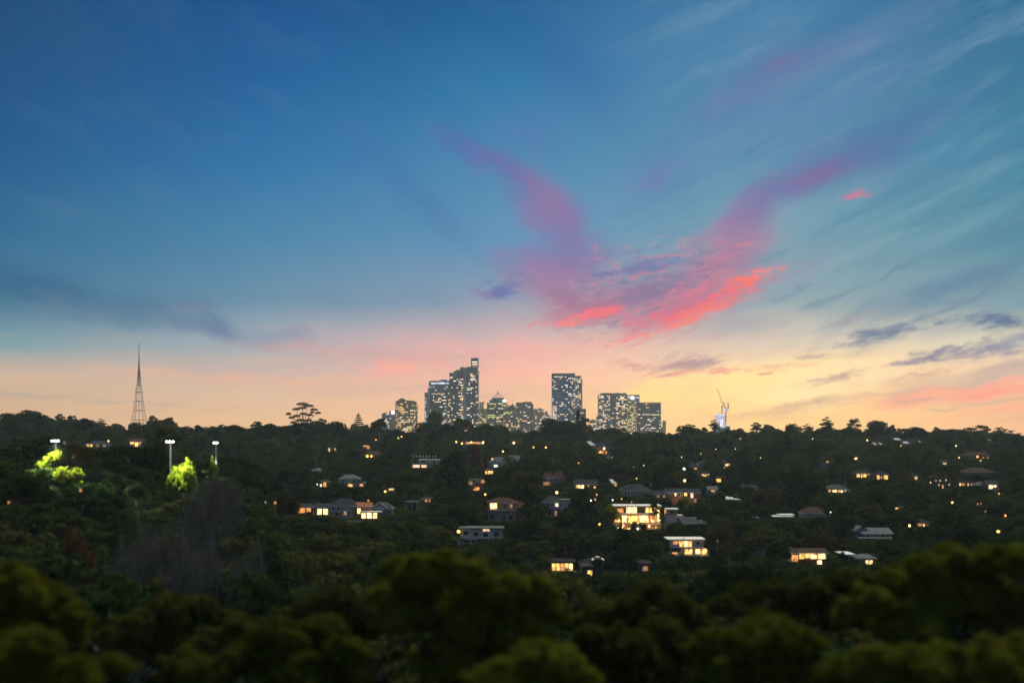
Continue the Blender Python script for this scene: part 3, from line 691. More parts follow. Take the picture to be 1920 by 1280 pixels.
# low block left of the square tower
t = Tower('office_building', 'low pale block tucked against the left of the square lit tower', 1106, 1120, 2850)
t.block((1106, 1120), 787, wall=T['lightp'], gl=T['gl'], slab=T['lightp'], p=.3, lits=('white', 'warm')); t.bx('roof_plant', 1110, 1114, 785.8, 787, T['greyp'], 3, 5); t.done()
t = Tower('apartment_tower', 'broad olive grey tower crowded with lit windows and a planted roof', 1119, 1176, 2800)
t.block((1123, 1144), 741, wall=T['olive'], gl=T['glo'], slab=T['lightp'], p=.5, lits=('white', 'warm', 'pink', 'gold'), piers=(T['olive'], 5))
t.block((1144, 1155), 741, wall=T['brownp'], gl=T['glo'], slab=T['lightp'], p=.16, lits=('warm', 'pink'), dY=2)
t.block((1155, 1176), 741, wall=T['olive'], gl=T['glo'], slab=T['lightp'], p=.48, lits=('white', 'warm', 'gold'))
t.block((1119.4, 1123), 780, wall=T['olive'], gl=T['glo'], slab=T['lightp'], p=.4, lits=('white', 'warm'), dY=4); t.bx('parapet', 1122.6, 1176.4, 740, 741.4, T['olive'], -1, 26)
t.bx('roof_garden_wall', 1126, 1175, 738.2, 740.4, T['slate'], 3, 18)
r_ = random.Random(3)
for k in range(26): t.mb('roof_garden', 'stuff').ball((PX(1127 + k * 1.85, 2804), 2804 + r_.uniform(0, 4), PZ(738, 2804)), r_.uniform(.8, 2.0), M['leaf_deep'], 6, 4, r_.uniform(.7, 1.3))
t.bx('flood_lamp', 1128, 1131.2, 741.6, 744.6, LT['white'], -1.6, .5); t.bx('flood_lamp_2', 1163, 1170, 744.4, 747.2, LT['white'], -1.6, .5); t.done()
t = Tower('office_tower', 'narrow tower with yellow green lit floors and a glaring white roof lamp', 1175, 1199, 2830)
t.block((1177, 1191), 752, wall=T['lightp'], gl=T['gl'], slab=T['lightp'], p=.62, lits=('yel', 'yel', 'warm'), proud=.3); t.block((1191, 1199), 740.6, wall=T['greyp'], gl=T['gl'], slab=T['whitep'], p=.08, lits=('white',), dY=3)
t.block((1175.5, 1191), 740.6, 752, wall=T['lightp'], gl=T['lightp'], p=.1, lits=('cool',)); t.bx('flood_lamp', 1183, 1188.6, 743.4, 747.8, LT['strong'], -1.4, .6); t.bx('flood_lamp_2', 1177.4, 1180, 742.6, 745.4, LT['white'], -1.4, .6)
t.bx('parapet', 1175.4, 1199.2, 740, 741, T['greyp'], -.8, 24); t.done()
t = Tower('office_tower', 'wide brown grey tower banded with pale slabs, right of the yellow lit one', 1193, 1239, 2790)
t.block((1194.4, 1220), 756, wall=T['brownp'], gl=T['glo'], slab=T['lightp'], p=.25, lits=('gold', 'white', 'warm', 'pink'), prof=lambda q: 1.6 - q, proud=.7); t.block((1220, 1238.6), 756, wall=T['brownp'], gl=T['gl'], slab=T['lightp'], p=.18, lits=('gold', 'yel', 'white'), prof=low, proud=.7)
t.bx('roof_frame', 1193.8, 1239.4, 754.2, 755.2, T['slate'], -1.8, 26); t.bx('roof_frame', 1238.4, 1239.2, 754.4, 790, T['greyp'], -1.8, 2); t.bx('lit_floor', 1222, 1237, 776.4, 778.2, LT['yel'], -1.3, .5, kind='stuff'); t.done()
t = Tower('office_building', 'small cream block at the right foot of the banded tower', 1238.8, 1249, 2840)
t.block((1238.8, 1243), 789, wall=T['greyp'], gl=T['glo'], slab=T['creamp'], p=.5, lits=('white', 'gold')); t.block((1243, 1248.6), 789.4, wall=T['creamp'], gl=T['creamp'], p=.05, lits=('warm',), dY=1); t.bx('parapet', 1238.6, 1248.8, 788.5, 789.5, T['creamp'], -.6, 16); t.done()
# building site with two cranes
t = Tower('construction_tower', 'white floodlit tower core under construction rising from a dark blue block', 1343, 1369, 2750)
t.block((1344, 1368.8), 798.8, wall=T['bluegl'], gl=T['glb'], slab=T['slate'], p=.16, lits=('cool', 'warm', 'white'))
coreg = surf('floodlit_wrap', (.8, .8, .84), .9, .15, .1)
mt_, tt_, bb_ = new_mat('glowing_sheeting'); bb_.inputs['Base Color'].default_value = (.7, .7, .74, 1); bb_.inputs['Emission Color'].default_value = (.86, .82, .95, 1)  # floodlight put in as the sheeting's own glow
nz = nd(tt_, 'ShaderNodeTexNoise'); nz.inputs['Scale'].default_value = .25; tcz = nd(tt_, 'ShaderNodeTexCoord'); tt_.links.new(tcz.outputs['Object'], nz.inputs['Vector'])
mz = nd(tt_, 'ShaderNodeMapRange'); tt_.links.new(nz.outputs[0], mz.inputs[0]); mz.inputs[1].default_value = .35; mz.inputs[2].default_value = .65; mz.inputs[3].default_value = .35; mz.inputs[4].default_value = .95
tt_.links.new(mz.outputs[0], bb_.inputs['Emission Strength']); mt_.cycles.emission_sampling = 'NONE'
for a, b, r0, r1 in ((1343.2, 1346, 776.4, 789), (1346, 1351, 774.6, 799), (1351, 1355, 777.4, 799), (1355, 1360.6, 775.6, 799), (1360.6, 1363, 795, 799), (1348, 1361, 786, 799)): t.bx('core', a, b, r0, r1, mt_, 2 + (a % 3), 14)
for k in range(6): t.bx('core_floor', 1342.6, 1361, 778.6 + 3.3 * k, 779.1 + 3.3 * k, T['greyp'], 1.4, 17, kind='stuff')
t.done()
t = Tower('tower_crane', 'slim tower crane with a long thin jib leaning left over the building site', 1345, 1357, 2756, cat='crane')
t.bx('mast', 1353.3, 1354.7, 761, 776, T['slate'], 0, 2); t.bar('jib', [(1355.8, 763.5), (1349, 739), (1345, 729.6)], .38, T['greyp']); t.bar('hook', [(1344.2, 729.8), (1346.6, 730)], .7, T['slate']); t.bx('cab', 1352.8, 1355.4, 761, 763, T['brownp'], -.5, 3); t.done()
t = Tower('tower_crane', 'tower crane with a white machine deck and two short raised jibs on the building site', 1354, 1367, 2752, cat='crane')
t.bx('mast', 1360.4, 1361.8, 769, 796, T['slate'], 0, 2); t.bx('machine_deck', 1358.2, 1364.6, 765.8, 771, mt_, -.5, 5); t.bar('jib', [(1360.6, 766), (1355.8, 753.8)], 1.0, T['brownp']); t.bar('counter_jib', [(1365, 752.4), (1364.6, 766)], .5, T['whitep']); t.bar('counter_jib', [(1366.4, 757), (1366, 766.6)], .6, T['greyp']); t.bar('tie', [(1360.8, 760), (1365, 752.6)], .25, T['greyp']); t.bar('tie', [(1361, 766), (1365.4, 760)], .3, T['greyp']); t.done()  # deck shares the sheeting's emission in place of light falling on it

# ------------------------------------------------------------------ lattice mast on the left
MY = 2900.0
mx_ = PX(260.6, MY); mz0 = float(ground(mx_, MY)) - 1
mast = tag(empty('broadcast_mast', (mx_, MY, mz0)), 'tall slender lattice broadcast mast with red bands rising over the trees on the left', 'mast')
def hw(row):                       # half width in metres of the mast at a photo row
    return np.interp(row, [637, 675, 692, 722, 735, 752, 769, 787, 800], [.25, .55, 1.6, 3.6, 5.6, 7.0, 8.8, 11.6, 13.2])
PYM = lambda r: PZ(r, MY)
for sx in (-1, 1):
    for sy in (-1, 1):
        rows = [806, 800, 787, 769, 752, 735, 722, 692]
        m_ = MB((mx_, MY, mz0)); m_.tube([(mx_ + sx * hw(r), MY + sy * hw(r), PYM(r)) for r in rows], [.5, .5, .5, .46, .46, .42, .4, .36], 5, M['mast']); m_.build('leg', mast)
for r in (787, 769, 752, 735, 722, 706, 692):
    h = hw(r); m_ = MB((mx_, MY, mz0)); mt = M['mastred'] if r in (735, 692) else M['mast']; z = PYM(r)
    for a, b in (((-h, -h), (h, -h)), ((h, -h), (h, h)), ((h, h), (-h, h)), ((-h, h), (-h, -h))):
        m_.tube([(mx_ + a[0], MY + a[1], z), (mx_ + b[0], MY + b[1], z)], [.55, .55], 4, mt)
    m_.build('ring_beam', mast)
m_ = MB((mx_, MY, mz0)); rows = [806, 787, 769, 752, 735, 722, 706, 692]
for ra_, rb_ in zip(rows[:-1], rows[1:]):
    for k in range(4):
        ang = [(-1, -1), (1, -1), (1, 1), (-1, 1)]; a = ang[k]; b = ang[(k + 1) % 4]; mid = ((a[0] + b[0]) / 2, (a[1] + b[1]) / 2)
        for c in (a, b): m_.tube([(mx_ + c[0] * hw(ra_), MY + c[1] * hw(ra_), PYM(ra_)), (mx_ + mid[0] * hw(rb_), MY + mid[1] * hw(rb_), PYM(rb_))], [.16, .16], 3, M['mast'])
m_.build('bracing', mast, kind='stuff')
m_ = MB((mx_, MY, mz0)); m_.tube([(mx_, MY, PYM(806)), (mx_, MY, PYM(722))], [.5, .42], 5, M['mast']); m_.build('riser', mast)
m_ = MB((mx_, MY, mz0)); m_.tube([(mx_, MY, PYM(r)) for r in (722, 692, 675, 660, 637)], [1.2, 1.5, .95, .6, .22], 6, M['mast'])
for k in range(11): m_.box(mx_ - 1.8, mx_ + 1.8, MY - 1.8, MY + 1.8, PYM(692 - k * 1.7), PYM(691.4 - k * 1.7), M['mast'])
for k in range(12): m_.box(mx_ - .8, mx_ + .8, MY - .8, MY + .8, PYM(670 - k * 2), PYM(669.3 - k * 2), M['mast'])
m_.build('antenna', mast)
m_ = MB((mx_, MY, mz0)); m_.ball((mx_, MY, PYM(636.4)), .7, LT['cool']); m_.build('beacon', mast)

# ================================================================== houses on the slope
PROT = []          # (x0, x1, row0, row1, distance): what the photograph shows in front of the trees
LAND = []          # landmarks for the tree labels: (words, px, row)
PADS = []          # ground footprints where no tree may stand

class House:
    def __init__(s, name, label, x0, x1, base, Y=None, cat='house', group=None, h=0.0, land=None):
        xc = (x0 + x1) / 2
        s.Y = Y or solveY(xc, base, h); s.x0, s.x1, s.base = x0, x1, base
        s.gz = float(ground(PX(xc, s.Y), s.Y))
        s.o = (PX(xc, s.Y), s.Y, s.gz)
        s.root = tag(empty(name, s.o), label, cat, group)
        s.blocks = []
        PADS.append((PX(x0, s.Y) - 1, PX(x1, s.Y) + 1, s.Y - 3, s.Y + 12))
        if land: LAND.append((land, xc, base - 12))
    def mbn(s): return MB(s.o)
    def block(s, x0, x1, eave, base=None, wall='cream', roof=None, ridge=None, rmat='r_slate', dY=0.0, depth=9.0, over=.5, name='wall', prot=True, grounded=None):
        Y = s.Y + dY; X0, X1 = PX(x0, Y), PX(x1, Y); ze = PZ(eave, Y)
        b = base if base is not None else s.base
        zb = PZ(b, Y)
        if grounded or (grounded is None and b >= s.base - 1): zb = min(zb, float(min(ground(X0, Y), ground(X1, Y), ground((X0 + X1) / 2, Y + depth)))) - .4
        m = s.mbn(); m.box(X0, X1, Y, Y + depth, zb, ze, M[wall]); m.build(name, s.root)
        s.blocks.append((x0, x1, eave, b, Y))
        if prot and random.random() < .62: PROT.append((x0 + 1, x1 - 1, (ridge if (roof and ridge) else eave) - .5, eave + (b - eave) * .45, Y, 0))
        if roof == 'flat':
            m = s.mbn(); m.box(X0 - over, X1 + over, Y - over * 1.6, Y + depth + over, ze - .02, ze + .32, M[rmat])
            m.build('roof', s.root)
        elif roof:
            zr = PZ(ridge, Y + depth / 2); a0, a1, b0, b1 = X0 - over, X1 + over, Y - over, Y + depth + over
            ym = (b0 + b1) / 2
            m = s.mbn(); m.box(a0, a1, b0, b1, ze - .16, ze + .04, M['frame'] if wall != 'dark' else M['dark'])
            z = ze + .05
            if roof == 'hip':
                ins = min((a1 - a0) * .32, (b1 - b0) * .5); P = [(a0, b0, z), (a1, b0, z), (a1, b1, z), (a0, b1, z), (a0 + ins, ym, zr), (a1 - ins, ym, zr)]
                fs = ((0, 1, 5, 4), (1, 2, 5), (2, 3, 4, 5), (3, 0, 4))
            elif roof == 'gable':        # ridge along the street, gables left and right
                P = [(a0, b0, z), (a1, b0, z), (a1, b1, z), (a0, b1, z), (a0, ym, zr), (a1, ym, zr)]; fs = ((0, 1, 5, 4), (1, 2, 5), (2, 3, 4, 5), (3, 0, 4))
            elif roof == 'front':        # gable facing us
                xm = (a0 + a1) / 2; P = [(a0, b0, z), (a1, b0, z), (a1, b1, z), (a0, b1, z), (xm, b0, zr), (xm, b1, zr)]; fs = ((0, 4, 5, 3), (1, 2, 5, 4), (2, 3, 5))
                g = s.mbn(); g.poly([(a0 + .35, b0 + .3, z), (a1 - .35, b0 + .3, z), (xm, b0 + .3, zr - .3)], M[wall]); g.build('gable', s.root)
            elif roof == 'skill_r':      # single pitch, high on the left
                P = [(a0, b0, zr), (a1, b0, z), (a1, b1, z), (a0, b1, zr), (a0, b0, z), (a0, b1, z)]; fs = ((0, 1, 2, 3), (0, 4, 1), (3, 2, 5), (0, 3, 5, 4))
            for f in fs: m.poly([P[q] for q in f], M[rmat])
            m.build('roof', s.root)
        return s
    def win(s, x0, x1, r0, r1, mat='w_gold', n=1, dY=None, name='window', proud=.05):
        xc = (x0 + x1) / 2; rc = (r0 + r1) / 2
        if dY is None:
            c = [b for b in s.blocks if b[0] - 1 <= xc <= b[1] + 1 and b[2] - 3 <= rc <= b[3] + 4]
            Y = min(c, key=lambda b: b[4])[4] if c else s.Y
        else: Y = s.Y + dY
        X0, X1, Z0, Z1 = PX(x0, Y), PX(x1, Y), PZ(r1, Y), PZ(r0, Y); yf = Y - proud
        fw = .09; fm = M['frame'] if mat != 'glassd_' else M['dark']
        m = s.mbn()
        m.box(X0 - fw, X1 + fw, yf - .07, yf + .03, Z0 - fw, Z0, fm); m.box(X0 - fw, X1 + fw, yf - .07, yf + .03, Z1, Z1 + fw, fm)
        for k in range(n + 1):
            xx = X0 + (X1 - X0) * k / n; w = fw if k in (0, n) else fw * .5
            m.box(xx - w / 2 - (w / 2 if k == 0 else 0), xx + w / 2 + (w / 2 if k == n else 0), yf - .06, yf + .02, Z0, Z1, fm)
        if x1 - x0 >= 8:
            f = m.build(name, s.root); p = s.mbn(); p.box(X0, X1, yf - .02, yf, Z0, Z1, M[mat]); p.build('pane', f)
        else:
            m.box(X0, X1, yf - .02, yf, Z0, Z1, M[mat]); m.build(name, s.root)
        PROT.append((x0, x1, r0 - 1, r1 + .5, Y))
        return s
    def bx(s, name, x0, x1, r0, r1, mat, dY=-.3, depth=.3, prot=False, label=None):
        Y = s.Y + dY; m = s.mbn(); m.box(PX(x0, Y), PX(x1, Y), Y, Y + depth, PZ(r1, Y), PZ(r0, Y), M[mat]); m.build(name, s.root, label=label)
        if prot: PROT.append((x0, x1, r0 - 1, r1 + .5, Y))
        return s
    def slope(s, name, pts, mat, dY=0, run=3.0):
        """tilted roof plane from four photo points; the upper two lie further back"""
        Y = s.Y + dY; m = s.mbn()
        P = [(PX(x, Y), Y + (run if k >= 2 else 0), PZ(r, Y)) for k, (x, r) in enumerate(pts)]
        m.poly(P, M[mat]); m.poly([(a, b, c - .12) for a, b, c in P][::-1], M[mat]); m.build(name, s.root)
        PROT.append((min(p[0] for p in pts), max(p[0] for p in pts), min(p[1] for p in pts) - 1, max(p[1] for p in pts), Y)); return s
    def bulb(s, px, row, r=1.2, mat='bulb', dY=-.6):
        Y = s.Y + dY; m = s.mbn(); m.ball((PX(px, Y), Y, PZ(row, Y)), r * Y / F, M[mat], 8, 5); m.build('lamp', s.root)
        PROT.append((px - 2, px + 2, row - 2, row + 2, Y)); return s

def point(px, row, Y, energy, col=(1, .6, .25), size=.4, dz=0.0):  # unseen point light standing in for spill from nearby windows and lamps
    l = bpy.data.lights.new('spill_light', 'POINT'); l.energy = energy; l.color = col; l.shadow_soft_size = size
    o = bpy.data.objects.new('spill_light', l); C.objects.link(o); o.location = (PX(px, Y), Y, PZ(row, Y) + dz); return o

# --- left group
h = House('house', 'white house with pale grey hip roof and one yellow window above the left lit row', 628, 682, 914, land='the white hip roofed house')
h.block(636, 672, 897, roof='hip', ridge=889, rmat='r_metal', wall='white').block(668, 682, 905, wall='grey', roof='front', ridge=898, rmat='r_metal', dY=-3, depth=6)
h.win(653, 661, 907, 912, 'w_gold').win(674, 681, 907, 911, 'w_amber').win(640, 645, 899, 904, 'glassd').win(662, 667, 899, 904, 'glassd')
h = House('bungalow', 'low bungalow with dark roof and two amber windows beside orange leaves', 553, 586, 966, land='the amber lit bungalow')
h.block(553, 586, 951, wall='brown', roof='hip', ridge=943, rmat='r_slate'); h.win(558, 572, 952, 961, 'w_amber', 2).win(574, 583, 951, 959, 'w_amber')
h = House('house', 'small house with two bright windows side by side between the bungalow and the beige house', 592, 617, 968, land='the house with twin bright windows')
h.block(592, 617, 951, wall='grey', roof='gable', ridge=943, rmat='r_slate'); h.win(595, 603.5, 953.5, 964, 'w_bright').win(606, 615, 953.5, 964, 'w_bright')
h = House('house', 'beige two storey house with a dark grey tiled roof between two lit neighbours', 616, 668, 972, land='the beige two storey house')
h.block(617, 668, 948, wall='cream', roof='hip', ridge=934, rmat='r_slate').block(640, 660, 955, wall='cream', dY=-1.2, depth=3)
h.win(622, 628, 950, 956, 'glassd').win(631, 637, 950, 956, 'glassd').win(644, 650, 958, 965, 'w_dim').win(629, 635, 961, 967, 'glassd').win(652, 657, 958, 965, 'glassd').bx('balcony', 616, 641, 958, 960, 'white', -1.4, 1.3)
h = House('house', 'orange lit house with a narrow yellow window above a row of three blazing windows', 666, 712, 972, land='the house with three blazing windows')
h.block(666, 694, 949, wall='orangewall', roof='gable', ridge=941, rmat='r_terra').block(677, 712, 960, 972, wall='timber', roof='flat', rmat='frame', dY=-4, depth=5)
h.win(670, 676, 953, 962, 'bulb_y').win(678, 686, 961, 971, 'w_bright').win(688, 697, 961, 971, 'w_bright').win(699, 707, 961, 971, 'w_bright')
point(692, 967, h.Y - 7, 60, (1, .55, .2))
h = House('house', 'grey house with a white edged front gable just right of the three blazing windows', 694, 734, 970)
h.block(697, 734, 953, wall='grey', roof='hip', ridge=940, rmat='r_grey').block(703, 724, 952, wall='bluegrey', roof='front', ridge=943, rmat='r_metal', dY=-2, depth=5); h.win(709, 716, 954, 961, 'glassd').win(726, 731, 956, 962, 'glassd')
w = House('retaining_wall', 'long pale retaining wall below the row of lit houses on the left', 644, 682, 982, cat='wall'); w.block(644, 682, 976, wall='cream', depth=.5)
h = House('carport', 'white framed carport with dark mouth, right of the grey gabled house', 759, 783, 956, cat='carport')
for a, b in ((759.5, 761.5), (771, 772.5), (781, 783)): h.bx('post', a, b, 943, 956, 'white', 0, .35, True)
h.block(764, 782, 943, wall='dark', dY=3, depth=3, prot=False); h.bx('roof', 758, 784, 940, 943, 'r_metal', -.4, 6, True)
h = House('villa', 'long white villa with peach lit lower windows on the middle slope left of centre', 770, 824, 878, land='the white peach lit villa')
h.block(785, 823, 862, wall='white', roof='flat', rmat='r_white_or_glint').block(770, 803, 869, wall='cream', roof='flat', rmat='r_metal', dY=-5, depth=6)
for a in range(774, 822, 6): h.bx('pergola_beam', a, a + 1.2, 854, 857, 'white', -1, 6, a % 12 == 0)
h.win(774, 787, 871, 876, 'w_peach', 3).win(790, 800, 871, 876, 'w_peach', 2).win(790, 797, 863, 867, 'glassd').win(812, 817, 864, 869, 'glassd')
point(785, 874, h.Y - 7, 40, (1, .6, .35))
h = House('shed', 'low shed with a bright white flat roof edge on the slope left of centre', 749, 773, 919, cat='shed'); h.block(750, 772, 914, wall='grey', roof='flat', rmat='r_white_or_glint')
h = House('house', 'dim house under a rounded brown hip roof left of centre', 766, 812, 910); h.block(770, 808, 903, wall='brown', roof='hip', ridge=895, rmat='r_brown')
h = House('house', 'small grey gabled house high among the dark trees on the left', 578, 600, 888); h.block(580, 598, 882, wall='white', roof='gable', ridge=877, rmat='r_metal')
h = House('flat_roofed_house', 'long house with pale flat roof and two little yellow windows high on the left slope', 612, 646, 848, land='the long flat roofed house')
h.block(614, 644, 832, wall='grey', roof='flat', rmat='r_metal'); h.win(615, 619, 840, 846, 'w_gold').win(627, 631, 840, 844, 'w_amber')
h = House('house', 'house with an orange lit eave stepping down, high on the slope below the pine', 679, 696, 845)
h.block(680, 694, 838, wall='orangewall', roof='flat', rmat='r_brown'); h.win(681, 688, 834.6, 838, 'w_amber').win(688, 693, 835, 841, 'w_amber')
h = House('cottage', 'cottage under a brown roof with twin yellow lamps on its front', 682, 716, 862); h.block(684, 714, 852, wall='brown', roof='hip', ridge=845, rmat='r_brown').bulb(688.6, 855, 2.2, 'bulb_y').bulb(696.4, 855, 1.8, 'bulb_y')
h = House('cottage', 'cottage with golden lit eaves at a street corner left of centre', 727, 742, 925); h.block(728, 741, 919, wall='cream', roof='hip', ridge=914, rmat='r_brown'); h.win(729, 739, 915.5, 919.5, 'w_gold', 2)
h = House('house', 'small orange lit house seen through trees above the bungalow, far left of the lit row', 602, 614, 917); h.block(603, 613, 903, wall='timber', roof='gable', ridge=899, rmat='r_brown'); h.win(606, 612, 904, 912, 'w_amber').win(600, 603.5, 907, 912, 'w_white')
h = House('house', 'dark house with two small orange window lights, right of the carport', 790, 812, 945); h.block(790, 812, 936, wall='brown', roof='hip', ridge=930, rmat='r_brown'); h.win(797, 801, 935, 940, 'w_amber').win(804, 807, 935, 940, 'w_amber')
h = House('house', 'far house with orange porch light glowing just below the broadcast mast', 242, 266, 842, 900, land='the far orange porch light'); h.block(243, 266, 828, 840, wall='cream', roof='gable', ridge=822, rmat='r_brown'); h.win(243.5, 252, 827.5, 832, 'w_gold', 2).win(253, 259, 829, 837, 'bulb_a').win(260, 264, 828, 833, 'w_amber')
h = House('house', 'distant house with a string of dim yellow windows left of the orange porch light', 160, 205, 842, 950); h.block(161, 204, 832, 842, wall='grey', roof='hip', ridge=826, rmat='r_slate'); h.win(162, 167, 833, 837, 'w_gold').win(169, 174, 833, 837, 'w_gold').win(181, 185, 833, 837, 'w_dim').win(193, 199, 833, 837, 'w_dim')
h = House('cottage', 'blurred pale blue gabled cottage roof among dark trees at the lower left', 246, 272, 972, 300); h.block(249, 269, 962, wall='bluegrey', roof='front', ridge=950, rmat='r_metal')
h = House('cottage', 'blurred pale blue cottage roof peeking up behind the bare trees, lower centre left', 532, 557, 1042, 340); h.block(535, 555, 1032, wall='bluegrey', roof='front', ridge=1022, rmat='r_metal')

# --- centre
h = House('house', 'long house with glowing eaves and three lamps below the cream towers', 862, 914, 836, land='the long house with glowing eaves')
h.block(866, 910, 827, wall='timber', roof='flat', rmat='r_metal').bulb(855.5, 828, 2.0, 'bulb_a').bulb(866, 831, 1.7, 'bulb_y').bulb(883.8, 829, 1.7, 'bulb').bulb(906, 829.5, 2.3, 'bulb'); h.win(873, 882, 828.5, 832, 'w_amber').win(887, 901, 828.5, 832, 'w_amber', 2)
h = House('house', 'dark roofed house with pale right wall below the glowing eaves, left of centre', 838, 877, 846); h.block(840, 862, 840, wall='dark', roof='hip', ridge=833, rmat='r_slate').block(862, 876, 841, wall='cream', roof='gable', ridge=834, rmat='r_slate', dY=-2)
h = House('house', 'white house with two pale grey gables on the slope under the cream towers', 916, 954, 877, land='the white house with pale gables')
h.block(917, 952, 865, wall='white', roof='hip', ridge=856, rmat='r_metal').block(922, 938, 870, wall='white', roof='front', ridge=863, rmat='r_metal', dY=-3, depth=5).bulb(923, 860, 1.6, 'bulb_a'); h.win(926, 933, 871, 875, 'w_white')
h = House('house', 'pale metal roof of a house between treetops just right of the two gables', 954, 976, 868); h.block(956, 974, 862, wall='white', roof='gable', ridge=853, rmat='r_metal')
h = House('cottage', 'dark roofed cottage left of the bright green lit tree under the brown tower', 946, 968, 836); h.block(947, 968, 833, wall='dark', roof='hip', ridge=827, rmat='r_slate')
h = House('house', 'beige house with orange lit windows in the dark trees left of centre', 876, 910, 920, land='the beige house with orange windows')
h.block(877, 893, 900, wall='cream', roof='flat', rmat='r_metal').block(892, 909, 903, wall='brown', roof='hip', ridge=896, rmat='r_brown', dY=-2); h.win(902, 908, 900, 905, 'w_amber').win(888, 899, 913, 919, 'w_amber', 2, dY=-4).win(879, 886, 902, 908, 'w_dim')
h = House('cottage', 'cottage with twin yellow windows above the beige house, left of centre', 906, 926, 892); h.block(908, 925, 882, wall='brown', roof='hip', ridge=877, rmat='r_brown'); h.win(909, 913.5, 883, 888, 'w_gold').win(915, 924, 882, 888, 'w_gold', 2)
h = House('house', 'two storey brick house with a maroon hip roof and one bright upper window', 914, 986, 982, land='the maroon roofed brick house')
h.block(915, 968, 942, 957, wall='orangewall', roof='hip', ridge=932, rmat='r_maroon', depth=11).block(915, 966, 957, wall='cream', dY=.2, depth=10).block(962, 986, 950, wall='brown', roof='hip', ridge=940, rmat='r_maroon', dY=3, prot=False)
h.win(919, 932, 942.5, 953.5, 'w_bright', 2).win(945, 950, 945, 952, 'glassd').win(956, 961, 945, 952, 'w_dim').win(918, 926, 964, 974, 'glassd').win(941, 949, 965, 975, 'glassd').win(953, 962, 965, 975, 'glassd').bx('balcony', 914, 968, 956, 958, 'white', -1.3, 1.3)
h = House('house', 'grey blue two storey house with pyramid roof and white balcony right of the maroon roof', 1013, 1068, 974, land='the grey blue balcony house')
h.block(1020, 1052, 941, wall='bluegrey', roof='hip', ridge=929, rmat='r_slate').block(1052, 1067, 938, 957, wall='white', roof='flat', rmat='r_metal', dY=1).block(1012, 1022, 946, wall='grey', roof='hip', ridge=941, rmat='r_slate', dY=-2, prot=False)
h.bx('balcony', 1016, 1060, 951, 953, 'white', -1.6, 1.5).bx('column', 1024, 1025.2, 953, 973, 'white', -1.5, .3).bx('column', 1038, 1039.2, 953, 973, 'white', -1.5, .3).bx('column', 1052, 1053.2, 953, 968, 'white', -1.5, .3)
h.win(1025, 1031, 943, 949, 'glassd').win(1041, 1047, 943, 949, 'w_white').win(1026, 1033, 957, 966, 'glassd').win(1040, 1044, 957, 966, 'w_dim').bulb(1044, 923, 2.4, 'bulb')
h = House('villa', 'white modern villa with two storeys of dark openings and one orange lit room, lower centre', 855, 941, 1032, land='the white modern villa')
h.block(863, 942, 991, 1010, wall='white', roof='flat', rmat='r_metal').block(857, 893, 1010, wall='white', dY=-2.4, depth=11).block(893, 935, 1010, wall='grey', dY=2, depth=8, prot=False)
h.win(868, 879, 995, 1003, 'glassd').win(887, 898, 997, 1004, 'glassd').win(905, 918, 990.5, 995.5, 'w_peach', 2).win(905, 916, 998, 1006, 'glassd').win(925, 935, 996, 1005, 'glassd').win(862, 880, 1011.5, 1017, 'glassd', 3).win(884, 891, 1011.5, 1018, 'glassd')
h.bx('parapet', 856, 942, 1007, 1009.6, 'white', -3.0, .4, True).bulb(859.8, 996, 3.0, 'bulb_y', -2)
h = House('house', 'house with maroon tiled roof and brick walls above the grey blue house', 1016, 1062, 914); h.block(1017, 1040, 895, wall='cream', roof='hip', ridge=884, rmat='r_maroon').block(1038, 1058, 896, wall='brick', roof='hip', ridge=883, rmat='r_maroon', dY=2); h.win(1019, 1031, 903, 909, 'w_dim', 2).win(1041, 1045, 898, 904, 'glassd').bx('balcony', 1016, 1037, 897, 899, 'white', -1.2, 1.1)
h = House('house', 'house with wide slate roof and two bright yellow front windows, centre of the slope', 1074, 1122, 918, land='the wide slate roofed house')
h.block(1077, 1120, 908, wall='brown', roof='gable', ridge=899, rmat='r_slate'); h.win(1080, 1083, 909, 914, 'w_gold').win(1084, 1088.5, 909, 915, 'w_bright').win(1089.5, 1095, 909, 915, 'w_bright').bulb(1115, 913, 1.6, 'bulb_a').bulb(1103, 910, .9, 'bulb_a')
h = House('house', 'wide grey hip roofed house with white front gable and posts behind the blazing house', 1158, 1226, 932, land='the wide grey hip roof')
h.block(1162, 1222, 919, wall='cream', roof='hip', ridge=907, rmat='r_slate', depth=12).block(1168, 1188, 920, wall='white', roof='front', ridge=912, rmat='r_slate', dY=-2.5, depth=5)
for a in (1171, 1177, 1183): h.win(a, a + 3.5, 922, 928, 'glassd')
for k in range(8): h.bx('post', 1192 + k * 3.6, 1192.8 + k * 3.6, 919.5, 930, 'white', -1.2, .25)
h.bx('chimney', 1219, 1222, 906, 914, 'sandwall', 3, 1.4)
h = House('shed', 'small shed with a white glint painted as its roof above the wide grey hip roof', 1143, 1158, 912, cat='shed'); h.block(1151, 1158, 906, wall='white'); h.slope('roof', [(1148, 906), (1157, 905.5), (1150, 898.5), (1143, 898.5)], 'r_white_or_glint', 0, 4); h.win(1152, 1156, 907, 910.5, 'w_amber')  # reflection on the roof painted as a white slope
h = House('house', 'orange lit brick and teal house with a white painted roof glint high at centre', 1098, 1152, 852, land='the orange and teal house')
h.block(1113, 1137, 838, wall='orangewall', roof='gable', ridge=829, rmat='r_slate').block(1137, 1151, 836, 845, wall='teal', roof='flat', rmat='r_metal', dY=1); h.slope('roof_glint', [(1108, 835), (1117, 834), (1108, 827), (1100, 827)], 'r_white_or_glint', -1, 5)  # sloped white panel is a glint put into the colour
h.win(1131, 1134.5, 837, 843, 'w_bright').win(1122, 1131, 845.5, 849, 'w_gold', 2, dY=-2).win(1135, 1138, 846, 850, 'w_amber', dY=-2)
